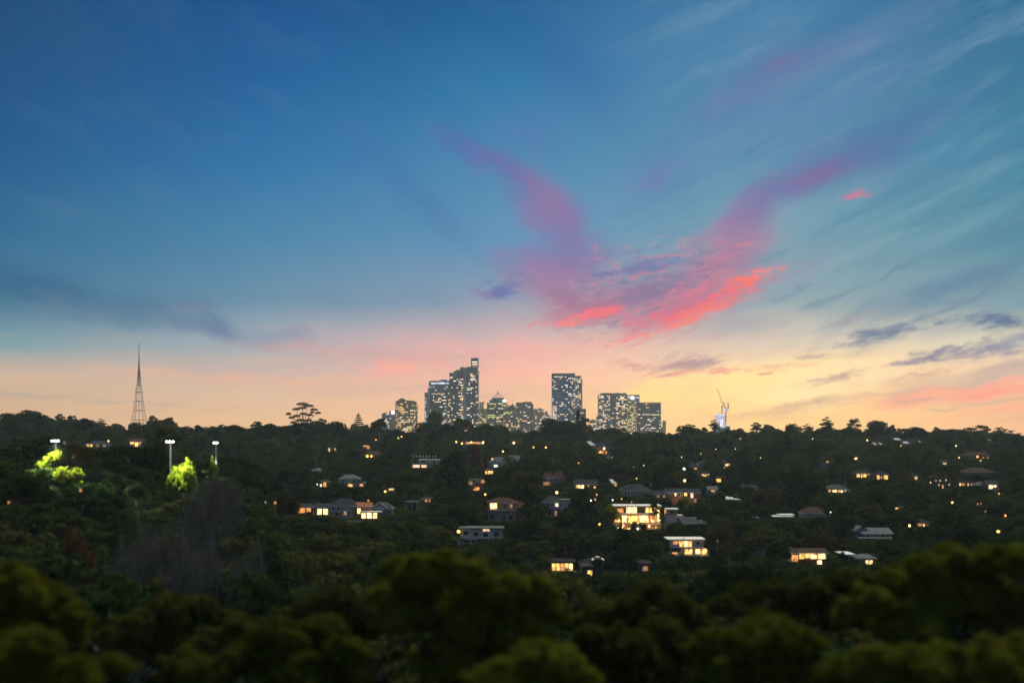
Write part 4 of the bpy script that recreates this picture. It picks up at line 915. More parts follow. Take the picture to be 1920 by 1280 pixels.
point(1128, 843, h.Y - 5, 60, (1, .5, .2), .5)
h = House('house', 'low terracotta roofed house with a white pointed gable, just below the orange and teal house', 1138, 1177, 862); h.block(1144, 1176, 859, wall='brown', roof='hip', ridge=853, rmat='r_terra').block(1139, 1144, 859, wall='white', roof='front', ridge=853, rmat='r_white_or_glint', dY=-1, depth=4)
h = House('terrace_house', 'blazing golden two storey house with terrace full of lamps, brightest on the slope', 1148, 1240, 994, land='the blazing golden house')
h.block(1152, 1238, 949, 966, wall='timber', roof='flat', rmat='r_white_or_glint', depth=10).block(1152, 1236, 966, wall='timber', dY=1, depth=9)
h.win(1174, 1194, 950.5, 961.5, 'w_bright', 3).win(1210, 1232, 951, 960.5, 'w_gold', 5).win(1156, 1169, 953, 960, 'w_amber', 2)
h.win(1152, 1164, 965, 978, 'w_gold', 2).win(1166, 1176, 965, 979, 'w_bright', 2).win(1178, 1196, 965, 979, 'w_gold', 3).win(1197, 1216, 964, 979, 'w_bright', 4).win(1218, 1231, 965, 978, 'w_amber', 3)
h.bx('canopy', 1162, 1217, 962.4, 963.8, 'white', -4.5, 4.4).bx('terrace', 1150, 1240, 981, 983, 'cream', -6, 6).bx('terrace_wall', 1154, 1240, 983, 991.5, 'sandwall', -5.4, .6, True)
h.bx('glow_pier', 1232.6, 1236, 956, 978, 'w_bright', -.9, .5, True).bx('canopy_post', 1163, 1164, 964, 981, 'white', -4.4, .25).bx('canopy_post', 1198, 1199, 964, 981, 'white', -4.4, .25)  # pier glows by itself, terrace light put in as emission
for x, r_, q, mm in ((1168, 982, 1.4, 'bulb_a'), (1167, 988, 1.5, 'bulb'), (1169.5, 985, 1.3, 'bulb'), (1184, 980, 1.6, 'bulb_y'), (1195.6, 980, 1.6, 'bulb_y'), (1206, 981.5, 1.8, 'bulb'), (1223, 976, 2.2, 'bulb'), (1225, 977.5, 1.6, 'bulb'), (1217, 986, 2.2, 'bulb'), (1160.5, 990, 1.7, 'bulb_w'), (1196, 991, 1.6, 'bulb_w'), (1180, 990.5, 1.3, 'bulb'), (1184, 990.5, 1.2, 'bulb'), (1176, 990.8, 1.2, 'bulb_a'), (1237, 975, 1.3, 'bulb'), (1230, 988, 1.5, 'bulb_a')): h.bulb(x, r_, q * .8, mm, -6.4)
for x, r_, e_ in ((1165, 972, 260), (1190, 972, 300), (1214, 972, 300), (1232, 976, 160), (1222, 986, 160), (1172, 987, 120), (1185, 948, 60)): point(x, r_, h.Y - 7.5, e_, (1, .52, .17), .5)
HBY = h.Y
h = House('house', 'red brick two storey house with dark roof and white gable above a glowing green shrub', 1226, 1314, 946, land='the red brick house')
h.block(1250, 1313, 923, wall='brick', roof='gable', ridge=915, rmat='r_slate', depth=10).block(1227, 1257, 926, wall='brown', roof='gable', ridge=919, rmat='r_slate', dY=-2, depth=8).block(1245, 1260, 922, 926, wall='white', roof='front', ridge=916, rmat='r_slate', dY=-2.6, depth=4)
h.win(1283, 1288, 924, 930, 'w_gold').win(1294.5, 1300, 923, 933, 'w_peach').win(1265, 1268, 924, 929, 'w_white').win(1271.5, 1276, 924, 930, 'glassd').win(1289, 1293, 935, 941, 'glassd').win(1301.5, 1305.5, 935, 941, 'w_dim').win(1232, 1236, 928, 932, 'w_dim').win(1243, 1247, 928, 932, 'w_dim').win(1254, 1258, 928, 932, 'glassd')
h.bulb(1282.6, 934.5, 1.6, 'bulb', -3); point(1280, 936, h.Y - 4, 350, (1, .9, .35), .3)
w = House('garden_wall', 'pale board fence panel right of the red brick house', 1312, 1325, 946, cat='fence'); w.block(1312, 1324, 934, wall='white', depth=.4)
h = House('villa', 'white rendered villa with one small dark window and stepped walls right of the blazing house', 1240, 1332, 990, land='the white rendered villa')
h.block(1249, 1282, 966, wall='white', depth=8).block(1252, 1270, 955, 967, wall='grey', roof='flat', rmat='r_white_or_glint', dY=2, depth=6).block(1282, 1306, 970, wall='white', dY=1.5, depth=1)
h.block(1306, 1318, 975, wall='white', dY=2.2, depth=.8).block(1318, 1330, 979, wall='white', dY=3, depth=.8, prot=False).block(1244, 1318, 981, wall='sandwall', dY=-1.5, depth=1)
h.win(1269, 1274, 970.5, 976, 'glassd').win(1256, 1266, 957, 962, 'glassd').bx('glow_porch', 1246, 1249, 954, 962, 'w_amber', 1, .4, True)  # porch light put in as a glowing box
h = House('house', 'small white gabled house with an orange lit room half hidden by a round dark tree', 1323, 1348, 930); h.block(1328, 1346, 918, wall='white', roof='gable', ridge=911, rmat='r_metal'); h.win(1333, 1341, 918.6, 921.6, 'w_amber').slope('porch_roof', [(1325, 927), (1337, 925), (1331, 915), (1327, 919)], 'r_metal', -2, 3)
h = House('cottage', 'dark roofed cottage with yellow lit trio of windows above the street lamp', 1312, 1332, 896); h.block(1314, 1330, 888, wall='timber', roof='hip', ridge=881, rmat='r_dark'); h.win(1316, 1320, 888, 891.5, 'w_gold').win(1321, 1324, 889, 893, 'w_gold').win(1325, 1329, 887.5, 890.5, 'w_gold')
h = House('cottage', 'tan cottage with one golden window left of a big grey green tree, right slope', 1338, 1366, 908); h.block(1342, 1364, 896, wall='timber', roof='flat', rmat='r_brown'); h.win(1343.5, 1351.5, 897.5, 903, 'w_gold', 2)
h = House('house', 'broad dark brown roof with a shining skylight and golden window below it', 1296, 1372, 878, land='the broad dark brown roof'); h.block(1310, 1370, 869, wall='timber', roof='hip', ridge=860, rmat='r_brown').block(1285, 1310, 876, wall='dark', roof='hip', ridge=868, rmat='r_slate', dY=-3)
h.win(1360, 1364.5, 870, 873, 'w_bright').win(1365, 1368, 869, 872, 'w_gold').win(1356.5, 1359, 875, 877, 'w_amber').win(1301, 1307, 877, 880, 'w_amber', dY=-3.2).slope('skylight', [(1310, 872.6), (1312, 872.2), (1308, 868.4), (1305, 868.4)], 'r_white_or_glint', -4.4, 1)  # glint of the skylight painted white
h = House('house', 'grey pergola fronted house with one small orange light beside the big autumn tree', 1389, 1424, 926); h.block(1391, 1423, 915, wall='grey', roof='gable', ridge=909, rmat='r_slate', depth=8); h.win(1415.5, 1418.5, 915, 919, 'w_amber')
for a in (1391, 1397, 1404): h.bx('post', a, a + .9, 914, 925, 'grey', -2, .25)
h.bx('beam', 1390, 1420, 912.4, 914, 'grey', -2.2, .4)
h = House('greenhouse', 'broken line of glaring white panels on a low roof right of the brick house', 1360, 1392, 940, cat='greenhouse'); h.block(1362, 1390, 936, wall='white')
for x0, x1, r0, r1 in ((1363, 1369, 931, 934.5), (1370, 1377, 932, 934.6), (1378, 1384, 935, 936.6), (1385, 1390, 936.4, 938)): h.slope('glint_panel', [(x0, r1), (x1, r1), (x1 - 2, r0), (x0 - 2, r0)], 'r_white_or_glint', 0, 3)  # glints on the glass roof painted as white panels

# --- right
h = House('villa', 'modern white two storey villa with golden glazed rooms and lit deck, below the rendered villa', 1252, 1331, 1046, land='the modern white villa')
h.block(1254, 1320, 1012, 1027, wall='white', roof='flat', rmat='frame', depth=9).block(1276, 1320, 1027, wall='cream', dY=-1.5, depth=9).block(1257, 1276, 1034, wall='white', dY=-2, depth=5, prot=False).block(1320, 1329, 1032, wall='cream', dY=-1, depth=5, prot=False)
h.win(1262, 1271, 1014, 1020, 'w_amber', 2).win(1273, 1282, 1014, 1024, 'w_gold', 2).win(1283, 1290, 1014, 1025, 'w_bright', 1).win(1291, 1297, 1014, 1025, 'w_gold', 1).win(1305, 1313, 1015, 1020.5, 'glassd', 2)
h.win(1284, 1298, 1029, 1038, 'w_gold', 3).win(1304, 1313, 1029, 1037.5, 'w_bright', 1).win(1315, 1325, 1028, 1037.5, 'w_gold', 1).win(1260, 1270, 1035, 1039, 'w_amber', 2)
h.bx('deck', 1282, 1330, 1039.6, 1042, 'cream', -4.5, 4, True).bx('floor_band', 1253, 1321, 1025.4, 1027, 'white', -1.8, 1.7).bx('chimney', 1279, 1286, 1008, 1012, 'white', 3, 1.2)
point(1295, 1036, h.Y - 4.5, 90, (1, .55, .2)); point(1318, 1036, h.Y - 5, 90, (1, .55, .2))
h = House('house', 'long white house with brown roof and a wide wall of golden windows, lower right', 1456, 1552, 1062, land='the long golden windowed house')
h.block(1459, 1500, 1036, wall='white', roof='hip', ridge=1025, rmat='r_brown', depth=9).block(1498, 1550, 1036, wall='timber', roof='gable', ridge=1027, rmat='r_brown', dY=-1, depth=9).block(1529, 1550, 1036, 1040, wall='white', roof='front', ridge=1028.5, rmat='r_brown', dY=-2, depth=6, prot=False)
h.win(1484, 1497, 1040, 1052, 'w_amber', 2).win(1499, 1508, 1037, 1047, 'w_gold', 2).win(1509, 1519, 1037.5, 1045, 'w_gold', 3).win(1520, 1533, 1037.5, 1047, 'w_bright', 4).win(1534, 1548, 1037.5, 1047, 'w_bright', 4).win(1532, 1541, 1050, 1057, 'w_bright', 2)
h.bx('balcony', 1500, 1550, 1047.6, 1049, 'timber', -2.4, 1.4); point(1525, 1044, h.Y - 4.5, 120, (1, .55, .2)); point(1492, 1047, h.Y - 3, 40, (1, .55, .2))
h = House('house', 'neat white house with grey hip roof and three glowing windows on the right slope', 1546, 1593, 927, land='the white house with three glowing windows')
h.block(1549, 1591, 917.5, wall='white', roof='hip', ridge=907.5, rmat='r_grey', depth=11); h.win(1550, 1557.5, 918, 922, 'w_gold', 2).win(1560.5, 1569, 918, 922, 'w_bright', 2).win(1572, 1580.5, 919, 922.5, 'w_bright', 2).win(1584, 1586, 918, 920.5, 'w_white')
h = House('house', 'low house showing only a thin pale flat roof right of the autumn tree', 1390, 1426, 982); h.block(1393, 1424, 972, wall='brown', roof='flat', rmat='r_metal', over=.3)
h = House('house', 'low house with a bright white stepped flat roof at centre right', 1450, 1490, 974); h.block(1452, 1486, 969, wall='dark', roof='flat', rmat='r_white_or_glint').block(1462, 1487, 965.5, wall='white', roof='flat', rmat='r_white_or_glint', dY=4, depth=5)
h = House('house', 'white walled house with brown hip roof below the one with three glowing windows', 1506, 1552, 976, land='the white walled brown roofed house'); h.block(1508, 1550, 962, wall='white', roof='hip', ridge=950, rmat='r_brown', depth=10)
for a in (1513, 1521, 1529, 1538): h.win(a, a + 4, 963, 967.5, 'glassd')
h = House('garage', 'small blue white boxy building with an orange light on top in the dark woods, right', 1538, 1557, 886, cat='garage'); h.block(1540, 1556, 868, wall='bluegrey', roof='flat', rmat='r_metal'); h.win(1549, 1554, 864, 866.6, 'w_amber', dY=-.3)
h = House('house', 'long dark house showing three golden windows in a row under dense trees, right', 1600, 1634, 902, land='the dark house with golden windows'); h.block(1603, 1632, 886.5, wall='timber', roof='hip', ridge=879, rmat='r_dark'); h.win(1606, 1612.5, 888, 894, 'w_gold', 2).win(1614.5, 1617, 888, 895, 'w_gold').win(1619, 1624.5, 888, 894, 'w_gold').win(1627, 1630, 888, 890.5, 'w_amber')
h = House('house', 'dark house with two glowing amber window groups to the right of the three golden windows', 1641, 1668, 901); h.block(1642, 1667, 889.5, wall='timber', roof='hip', ridge=883, rmat='r_dark'); h.win(1644, 1649, 891, 898, 'w_gold').win(1657, 1665, 891, 898, 'w_gold', 2).win(1651, 1654, 893, 896, 'w_amber')
h = House('house', 'dark house with one small orange cross barred window deep in the woods, right', 1704, 1722, 903); h.block(1706, 1721, 892, wall='timber', roof='hip', ridge=886, rmat='r_dark'); h.win(1715, 1720, 893.5, 898.5, 'w_gold', 2)
h = House('apartment_block', 'dark block pricked with about eight small amber lights in the right woods', 1740, 1780, 918); h.block(1742, 1778, 896, wall='dark', roof='flat', rmat='r_dark', prot=False)
for x, r in ((1744, 904), (1754, 900.5), (1762, 900.5), (1773, 899.5), (1760, 908.5), (1767, 910), (1767, 913.5), (1779, 908)): h.win(x - 1.1, x + 1.1, r - 1.2, r + 1.4, 'w_gold', proud=.6)
h = House('apartment_block', 'long dark block with a line of small amber windows at the far right', 1796, 1830, 918); h.block(1797, 1829, 903, wall='brown', roof='flat', rmat='r_dark', prot=False)
for x, m_ in ((1799.6, 'w_bright'), (1804, 'w_amber'), (1806.6, 'w_amber'), (1814.6, 'w_gold'), (1821, 'w_gold'), (1824.6, 'w_gold')): h.win(x - 1.1, x + 1.1, 905.5, 910, m_, proud=.6)
h = House('house', 'teal and blue roofed house with a bright corner room at the far right', 1830, 1878, 926, land='the teal house with bright corner room')
h.block(1833, 1853, 909, wall='teal', roof='hip', ridge=903, rmat='r_metal', dY=2).block(1851, 1873, 907.5, wall='bluegrey', roof='gable', ridge=900, rmat='r_slate'); h.win(1854, 1861, 909, 916, 'w_bright').win(1862.5, 1871.5, 909, 913, 'w_white', 3).bx('deck', 1850, 1882, 916, 917.4, 'white', -2, 1.8).bulb(1873, 925, 1.3, 'bulb_a', -2)
h = House('house', 'wide dim maroon roofed house above the teal house, far right', 1806, 1864, 893); h.block(1810, 1862, 885, wall='brown', roof='hip', ridge=876, rmat='r_brown', depth=12)
h = House('house', 'dim pink brick house front with small orange lights beneath tall trees, far upper right', 1806, 1858, 864); h.block(1810, 1856, 853, wall='brick', roof='hip', ridge=846, rmat='r_maroon'); h.win(1812, 1818, 856, 860, 'glassd').win(1831, 1834.5, 854, 857.6, 'bulb_a').win(1842, 1845, 856.5, 858.6, 'w_amber').win(1851, 1853.6, 857, 859, 'w_amber')
h = House('house', 'grey metal roofed house with dark verandah in the lower right', 1606, 1680, 1022, land='the grey metal roofed house')
h.block(1618, 1672, 1000, wall='grey', roof='gable', ridge=988.5, rmat='r_metal', depth=11).block(1606, 1626, 994, wall='grey', roof='front', ridge=985, rmat='r_metal', dY=3, depth=6)
h.bx('verandah_roof', 1612, 1674, 1008, 1010, 'bluegrey', -3, 3, True)
for a in (1616, 1630, 1644, 1658, 1671): h.bx('post', a, a + 1.2, 1010, 1021, 'grey', -2.8, .3)
for a in (1624, 1638, 1652): h.win(a, a + 7, 1001.5, 1006.5, 'glassd')
h = House('cottage', 'small pale roofed cottage with twin white lit windows low on the right, above near foliage', 1608, 1644, 1068); h.block(1612, 1642, 1046, wall='grey', roof='hip', ridge=1038, rmat='r_metal'); h.win(1623, 1628.4, 1050, 1057, 'w_bright').win(1630, 1636, 1050, 1057, 'w_bright')
h = House('shed', 'small shed with bright white flat roof right of the long golden windowed house', 1580, 1602, 1046, cat='shed'); h.block(1582, 1600, 1040, wall='dark', roof='flat', rmat='r_white_or_glint')
h = House('pavilion', 'low pavilion with a pale hip roof and dark open front just above the near foliage', 1282, 1338, 1106, Y=330, cat='pavilion', land='the pale roofed pavilion'); h.block(1290, 1334, 1089, 1106, wall='dark', roof='hip', ridge=1078, rmat='r_metal', over=.9).block(1283, 1292, 1090, 1106, wall='grey', dY=3, depth=4)
h = House('house', 'low house with golden row of five bright windows right of the big near crown', 1028, 1080, 1078, land='the golden row of windows'); h.block(1031, 1077, 1054, wall='timber', roof='flat', rmat='r_dark')
for k, m_ in enumerate(('w_gold', 'w_gold', 'w_amber', 'w_gold', 'w_bright')): h.win(1035 + k * 7.9, 1042 + k * 7.9, 1056, 1069, m_)
h.bx('balcony', 1024, 1080, 1071.5, 1073, 'cream', -2, 1.8); point(1056, 1064, h.Y - 3.5, 70, (1, .52, .17))
h = House('house', 'dark house with white trimmed gables and one tall amber window, low centre right', 1086, 1132, 1084, land='the dark house with an amber window'); h.block(1090, 1130, 1058, wall='dark', roof='hip', ridge=1046, rmat='r_dark').block(1114, 1130, 1050, 1058, wall='dark', roof='front', ridge=1043, rmat='r_white_or_glint', dY=-1, depth=4)
h.bx('fascia', 1089, 1112, 1058, 1061.6, 'white', -1, .4, True).bx('fascia', 1113, 1128, 1044, 1048, 'white', -1.6, .4, True); h.win(1101.5, 1110.5, 1069, 1081, 'w_gold')
h = House('house', 'faint grey roof among dark trees above the low dark house, centre', 1106, 1156, 1034); h.block(1112, 1150, 1028, wall='grey', roof='hip', ridge=1018, rmat='r_grey')
h = House('cottage', 'square pale lit cottage window in the dark just above near foliage, low centre right', 1200, 1222, 1076, Y=350); h.block(1202, 1220, 1058, 1076, wall='dark', roof='flat', rmat='r_dark'); h.win(1205, 1215, 1061, 1070, 'w_dim')
h = House('clubhouse', 'small dark clubhouse with four little warm windows beside a glaring lamp, lower right', 1718, 1744, 992); h.block(1720, 1742, 978, wall='timber', roof='hip', ridge=972, rmat='r_dark'); h.win(1721, 1724, 981, 985.5, 'w_gold').win(1725.4, 1728, 981, 985, 'w_amber').win(1730, 1734, 981, 986, 'w_gold').win(1738, 1740, 983, 986, 'w_amber')
h = House('cottage', 'cottage with a flat amber lit opening in dark trees, right of the white walled house', 1674, 1692, 962); h.block(1676, 1692, 950, wall='timber', roof='hip', ridge=945, rmat='r_dark'); h.win(1678, 1685, 951, 953.6, 'w_gold', 2)
h = House('cottage', 'cottage showing a small bright gable window under dark trees, upper right', 1598, 1612, 866); h.block(1599, 1611, 857, wall='timber', roof='gable', ridge=853, rmat='r_dark'); h.win(1602, 1607, 857.6, 861, 'w_bright')
h = House('cottage', 'cottage with a tiny twin yellow window deep in the woods, upper right', 1762, 1780, 876); h.block(1764, 1779, 865, wall='timber', roof='hip', ridge=860, rmat='r_dark'); h.win(1768, 1770.6, 867, 869.6, 'w_gold').win(1771.6, 1774, 867.5, 871, 'w_gold')
# ridge-top roof glints: the last light painted as white and terracotta panels
for k, (x0, x1, r0, r1, words) in enumerate(((1636, 1645, 829, 833.4, 'leftmost of the white roof glints on the right ridge'), (1648, 1656, 829.5, 833.6, 'second white roof glint from the left on the right ridge'), (1676, 1690, 821, 824.4, 'pale roof glint under the ridge trees, above the long glinting eave house'),
        (1692, 1706, 827, 831, 'long glinting eave in the middle of the right ridge'), (1711, 1720, 815, 819, 'orange tinted roof glint highest on the right ridge'), (1718, 1727, 824, 828.6, 'brightest white roof glint below the orange one on the right ridge'), (1872, 1881, 826.6, 830, 'white roof glint at the far right under the palms'), (1852, 1859, 822, 826, 'smaller white roof glint left of the far right one'))):
    h = House('ridge_house', words.replace('roof glint', 'glint roofed house').replace('glinting eave', 'glinting eaved house'), x0 - 4, x1 + 4, r1 + 6, Y=1250 + 30 * k, group='houses along the right ridge')
    h.block(x0 - 3, x1 + 3, r1 + 1, r1 + 6, wall='cream' if k % 2 else 'grey', roof='hip', ridge=r0 + .4, rmat='r_brown', dY=2, prot=False)
    h.slope('glint_panel', [(x0 + 3, r1), (x1, r1), (x1 - 4, r0), (x0, r0)], 'r_white_or_glint' if k != 4 else 'r_terra', 0, 3)

# ------------------------------------------------------------------ lamps
def lamp(label, px, row, r=1.3, mat='bulb_a', h=6.0, name='street_lamp', cat='street lamp', Y=None, group='lamps scattered over the wooded slope', light=0, lcol=(1, .7, .35), near=340):
    Y = Y or solveY(px, row, h, near)
    X, Z = PX(px, Y), PZ(row, Y); g = float(ground(X, Y)); o = (X, Y, g)
    t = tag(empty(name, o), label, cat, group)
    m = MB(o); m.tube([(X, Y + .6, g - .3), (X, Y + .6, Z + .5)], [.12, .07], 6, M['steel']); m.build('pole', t)
    m = MB(o); m.tube([(X, Y + .6, Z + .45), (X, Y - .3, Z + .55)], [.05, .05], 5, M['steel']); m.box(X - .3, X + .3, Y - .55, Y + .1, Z + .35, Z + .5, M['steel']); m.build('lamp_head', t)
    m = MB(o); m.ball((X, Y - .25, Z), r * .8 * Y / F, M[mat], 8, 5); m.build('bulb', t)
    PROT.append((px - r - 1, px + r + 1, row - r - 1, row + r + 1, Y))
    if light: point(px, row, Y - .9, light, lcol, .3)
    return t
lamp('street lamp burning like a star above the red brick house', 1283.6, 900.4, 3.0, 'bulb', 7, light=500, lcol=(1, .72, .35))
lamp('bright white lamp just above the star like street lamp', 1282.6, 878.4, 2.4, 'bulb_w', 7)
lamp('yellow street lamp on a thin pole above the white house with pale gables', 943, 846, 2.1, 'bulb_y', 7)
lamp('round yellow lamp right of the green lit shrub under the brown tower', 1023.4, 838.4, 2.0, 'bulb_y', 7)
lamp('pair of yellow lights merged, left of the round yellow lamp under the brown tower', 1000, 838, 2.2, 'bulb_y', 6)
lamp('white lamp by the bright green lit foliage under the brown tower', 963.4, 830, 2.5, 'bulb', 6, light=250, lcol=(.9, 1, .3))
lamp('small amber lamp alone in the trees at the centre of the slope', 1084.8, 867.6, 1.5, 'bulb_a', 6)
lamp('small yellow lamp among olive trees above the wide grey hip roof', 1188, 874.6, 1.5, 'bulb_y', 6)
lamp('green tinted lamp glowing in a bush left of the red brick house', 1193.4, 896.4, 1.6, 'bulb_y', 4, light=160, lcol=(.8, 1, .2))
lamp('greenish yellow lamp alone in dark trees above the maroon roofed house', 909.8, 926.4, 2.2, 'bulb_y', 6)
lamp('soft yellow lamp at far left edge of the blazing house', 1124, 982, 2.2, 'bulb_y', 3)
lamp('amber lamp trailing below the wide slate roofed house', 1118.6, 927, 1.6, 'bulb_a', 4); lamp('lowest amber lamp on the path below the wide slate roofed house', 1116, 936, 1.5, 'bulb_a', 4)
lamp('white lamp at the left end of the path lamps above the blazing house', 1108, 937.6, 1.2, 'bulb_w', 3)
lamp('white pin lamp above the blazing house roof', 1148.6, 937, 1.2, 'bulb_w', 4); lamp('amber pin lamp above the blazing house roof', 1165.4, 935, 1.4, 'bulb_a', 4); lamp('small amber pin lamp right above the blazing house, near a bare pole', 1184, 941.4, 1.1, 'bulb_a', 4)
lamp('yellow street light on the right ridge below the tall bushy tree', 1626, 825, 1.8, 'bulb_y', 7); lamp('white street light on a tall pole under the far right ridge', 1792.4, 835.4, 1.6, 'bulb', 8)
lamp('orange light under the trees on the right ridge', 1689, 835, 1.5, 'bulb_a', 5); lamp('white lamp in front of the dim brick house, upper right', 1798, 857.4, 1.6, 'bulb', 6); lamp('amber lamp below the dim brick house, upper right', 1838.4, 863, 1.7, 'bulb_a', 5)
lamp('yellow orange garden lamp deep in the right woods', 1785, 941.6, 2.6, 'bulb_y', 5); lamp('left dim amber lamp of a pair in the far right woods', 1833, 944.6, 1.8, 'w_amber', 5); lamp('right amber lamp of the pair in the far right woods', 1839.4, 944, 1.6, 'bulb_a', 5)
lamp('amber lamp below the pair in the far right woods', 1848, 959.6, 2.4, 'bulb_a', 5); lamp('amber lamp nearest the right edge of the photo', 1884.6, 966, 2.3, 'bulb_a', 5)
lamp('glaring white lamp left of the dark clubhouse', 1705, 985, 2.4, 'bulb', 6, light=200); lamp('large soft out of focus globe lamp low at the far right', 1871, 996, 4.0, 'bulb_y', 6, near=200)
lamp('white pin light beside the white walled brown roofed house', 1557, 960, 1.1, 'bulb_w', 5)
for x, r, w in ((1388, 822, 'left white pin light below the ridge, right of the building site'), (1379, 841, 'white pin light in trees below the building site'), (1342, 841.6, 'left white pin light in trees below the building site'), (1314, 850.6, 'white pin light above the broad dark brown roof'), (1278, 856.6, 'faint amber pin light left of the broad dark brown roof'), (1523.6, 822.4, 'white pin light on the ridge below the umbrella shaped gums'), (1207, 872, 'faint white pin light right of the small yellow lamp'), (1426, 858, 'lone pin light in the dark wood right of centre'), (1543, 820, 'twin white pin light on the ridge under the layered tree')):
    lamp(w, x, r, .9, 'bulb', 7, group='pin lights in the trees')
lamp('white pin light in the trees under the gold tower', 788, 807.6, 1.5, 'bulb', 9, Y=1300); lamp('left lamp of two below the gold tower', 747, 821, 1.6, 'bulb_y', 8, Y=1000); lamp('right lamp of two below the gold tower', 753, 818, 1.5, 'bulb_y', 8, Y=1050); lamp('dim orange lamp right of the pine on the left', 705, 824, 1.6, 'bulb_a', 6)
lamp('orange lamp under trees left of the pine', 643.6, 815, 1.6, 'bulb_a', 8, Y=1100); lamp('soft yellow lamp in a dark gap right of the white hip roofed house', 722.4, 920.8, 2.6, 'bulb_y', 6); lamp('dim lamp above the grey gabled house, left', 690.6, 938, 2.2, 'w_amber', 5)
lamp('green tinted dim lamp above the left lit row', 595, 907.6, 1.7, 'w_white', 6); lamp('white dim lamp at the left end of the lit row, beside orange leaves', 497.6, 941.4, 2.4, 'w_white', 5, Y=420); lamp('orange dim lamp beside orange leaves left of the lit row', 516, 942, 3.0, 'w_amber', 5, Y=430)
lamp('blurred orange lamp under the floodlit trees at left', 151.6, 919, 3.2, 'w_amber', 4, near=150); lamp('blurred peach lamp near the left edge', 17.6, 942, 3.4, 'w_amber', 4, near=150); lamp('blurred orange lamp at the foot of the bare trees', 225.6, 1077.6, 3.0, 'w_amber', 4, near=130); lamp('yellow lamp alone left of the orange porch light', 203.6, 826.4, 2.0, 'bulb_y', 8, Y=800)
lamp('blurred amber lamp at the upper left, in the trees beside the white floodlight', 121, 830, 2.2, 'w_dim', 8)
lamp('grey white lamp glow in the tree right of the blazing house row', 1345, 1014, 1.8, 'w_dim', 6)

# floodlight masts round the playing field
def floodmast(label, px, row, Y, n, e, aim, pole_r=.15):
    X, Z = PX(px, Y), PZ(row, Y); g = float(ground(X, Y)); o = (X, Y, g)
    t = tag(empty('floodlight_mast', o), label, 'floodlight', 'floodlight masts round the playing field at left')
    m = MB(o); m.tube([(X, Y, g - .3), (X, Y, Z)], [pole_r * 1.3, pole_r], 8, M['pole']); m.build('pole', t)
    m = MB(o); m.box(X - n * .32, X + n * .32, Y - .12, Y + .12, Z - .1, Z + .12, M['pole']); m.build('crossarm', t)
    for k in range(n):
        xx = X + (k - (n - 1) / 2) * .62
        m = MB(o); m.box(xx - .2, xx + .2, Y - .5, Y - .14, Z - .14, Z + .2, M['steel']); hd = m.build('floodlight', t)
        m = MB(o); m.box(xx - .17, xx + .17, Y - .56, Y - .503, Z - .11, Z + .17, M['flood']); m.build('lens', hd)
    PROT.append((px - n * 2.5, px + n * 2.5, row - 4, row + 4, Y)); PROT.append((px - 2, px + 2, row, row + (40 if n == 3 else 16), Y))
    for ax, arow, aY, en in aim:
        l = bpy.data.lights.new('floodlight_beam', 'SPOT'); l.energy = en; l.color = (.92, 1, .78); l.spot_size = radians(62); l.spot_blend = .6; l.shadow_soft_size = .3
        q = bpy.data.objects.new('floodlight_beam', l); C.objects.link(q); q.location = (X, Y - 2.0, Z - .3)
        q.rotation_euler = (Vector((PX(ax, aY), aY, PZ(arow, aY))) - Vector(q.location)).to_track_quat('-Z', 'Y').to_euler()
floodmast('left floodlight mast with a wide cluster of white lamps over yellow lit trees', 104.5, 826.5, 300, 3, 0, [(104, 872, 299, 60000), (132, 884, 292, 120000), (84, 880, 296, 70000)])
floodmast('tall pale floodlight mast standing right of the field, the whole pole lit', 319.6, 828, 300, 3, 0, [(345, 885, 296, 80000)])
floodmast('rightmost floodlight mast, only its lamps showing above dark trees', 405, 830, 330, 2, 0, [(402, 885, 328, 9000)])
point(320, 850, 297.5, 120, (.9, 1, .8), .3); point(104.5, 840, 297.5, 80, (.9, 1, .8), .3)
LAND += [('the left floodlight mast', 104, 840), ('the tall pale floodlight mast', 320, 860), ('the star like street lamp', 1284, 900), ('the glaring lamp by the clubhouse', 1705, 985)]

# ================================================================== trees
def unit(n, rg):
    v = rg.normal(size=(n, 3)); return v / np.linalg.norm(v, axis=1)[:, None]
def shell(c, r, n, rg, cut=-.55):
    """points and outward normals on a lumpy ellipsoid clump, its underside left open"""
    d = unit(int(n * 1.6) + 4, rg); d = d[d[:, 2] > cut][:n]
    rr = np.asarray(r) * (rg.uniform(.66, 1.12, (len(d), 1)))
    return np.asarray(c) + d * rr, d
def quads(P, N, size, rg, loose=.8, asp=.6):
    n = len(P)
    N = N + rg.normal(size=(n, 3)) * loose; N /= np.linalg.norm(N, axis=1)[:, None]
    T = np.cross(N, unit(n, rg)); T /= np.linalg.norm(T, axis=1)[:, None] + 1e-9
    B = np.cross(N, T); s = size * rg.uniform(.6, 1.35, (n, 1))
    fold = N * s * .18
    return np.stack([P - T * s, P - B * s * asp + fold, P + T * s, P + B * s * asp + fold], 1).reshape(-1, 3)
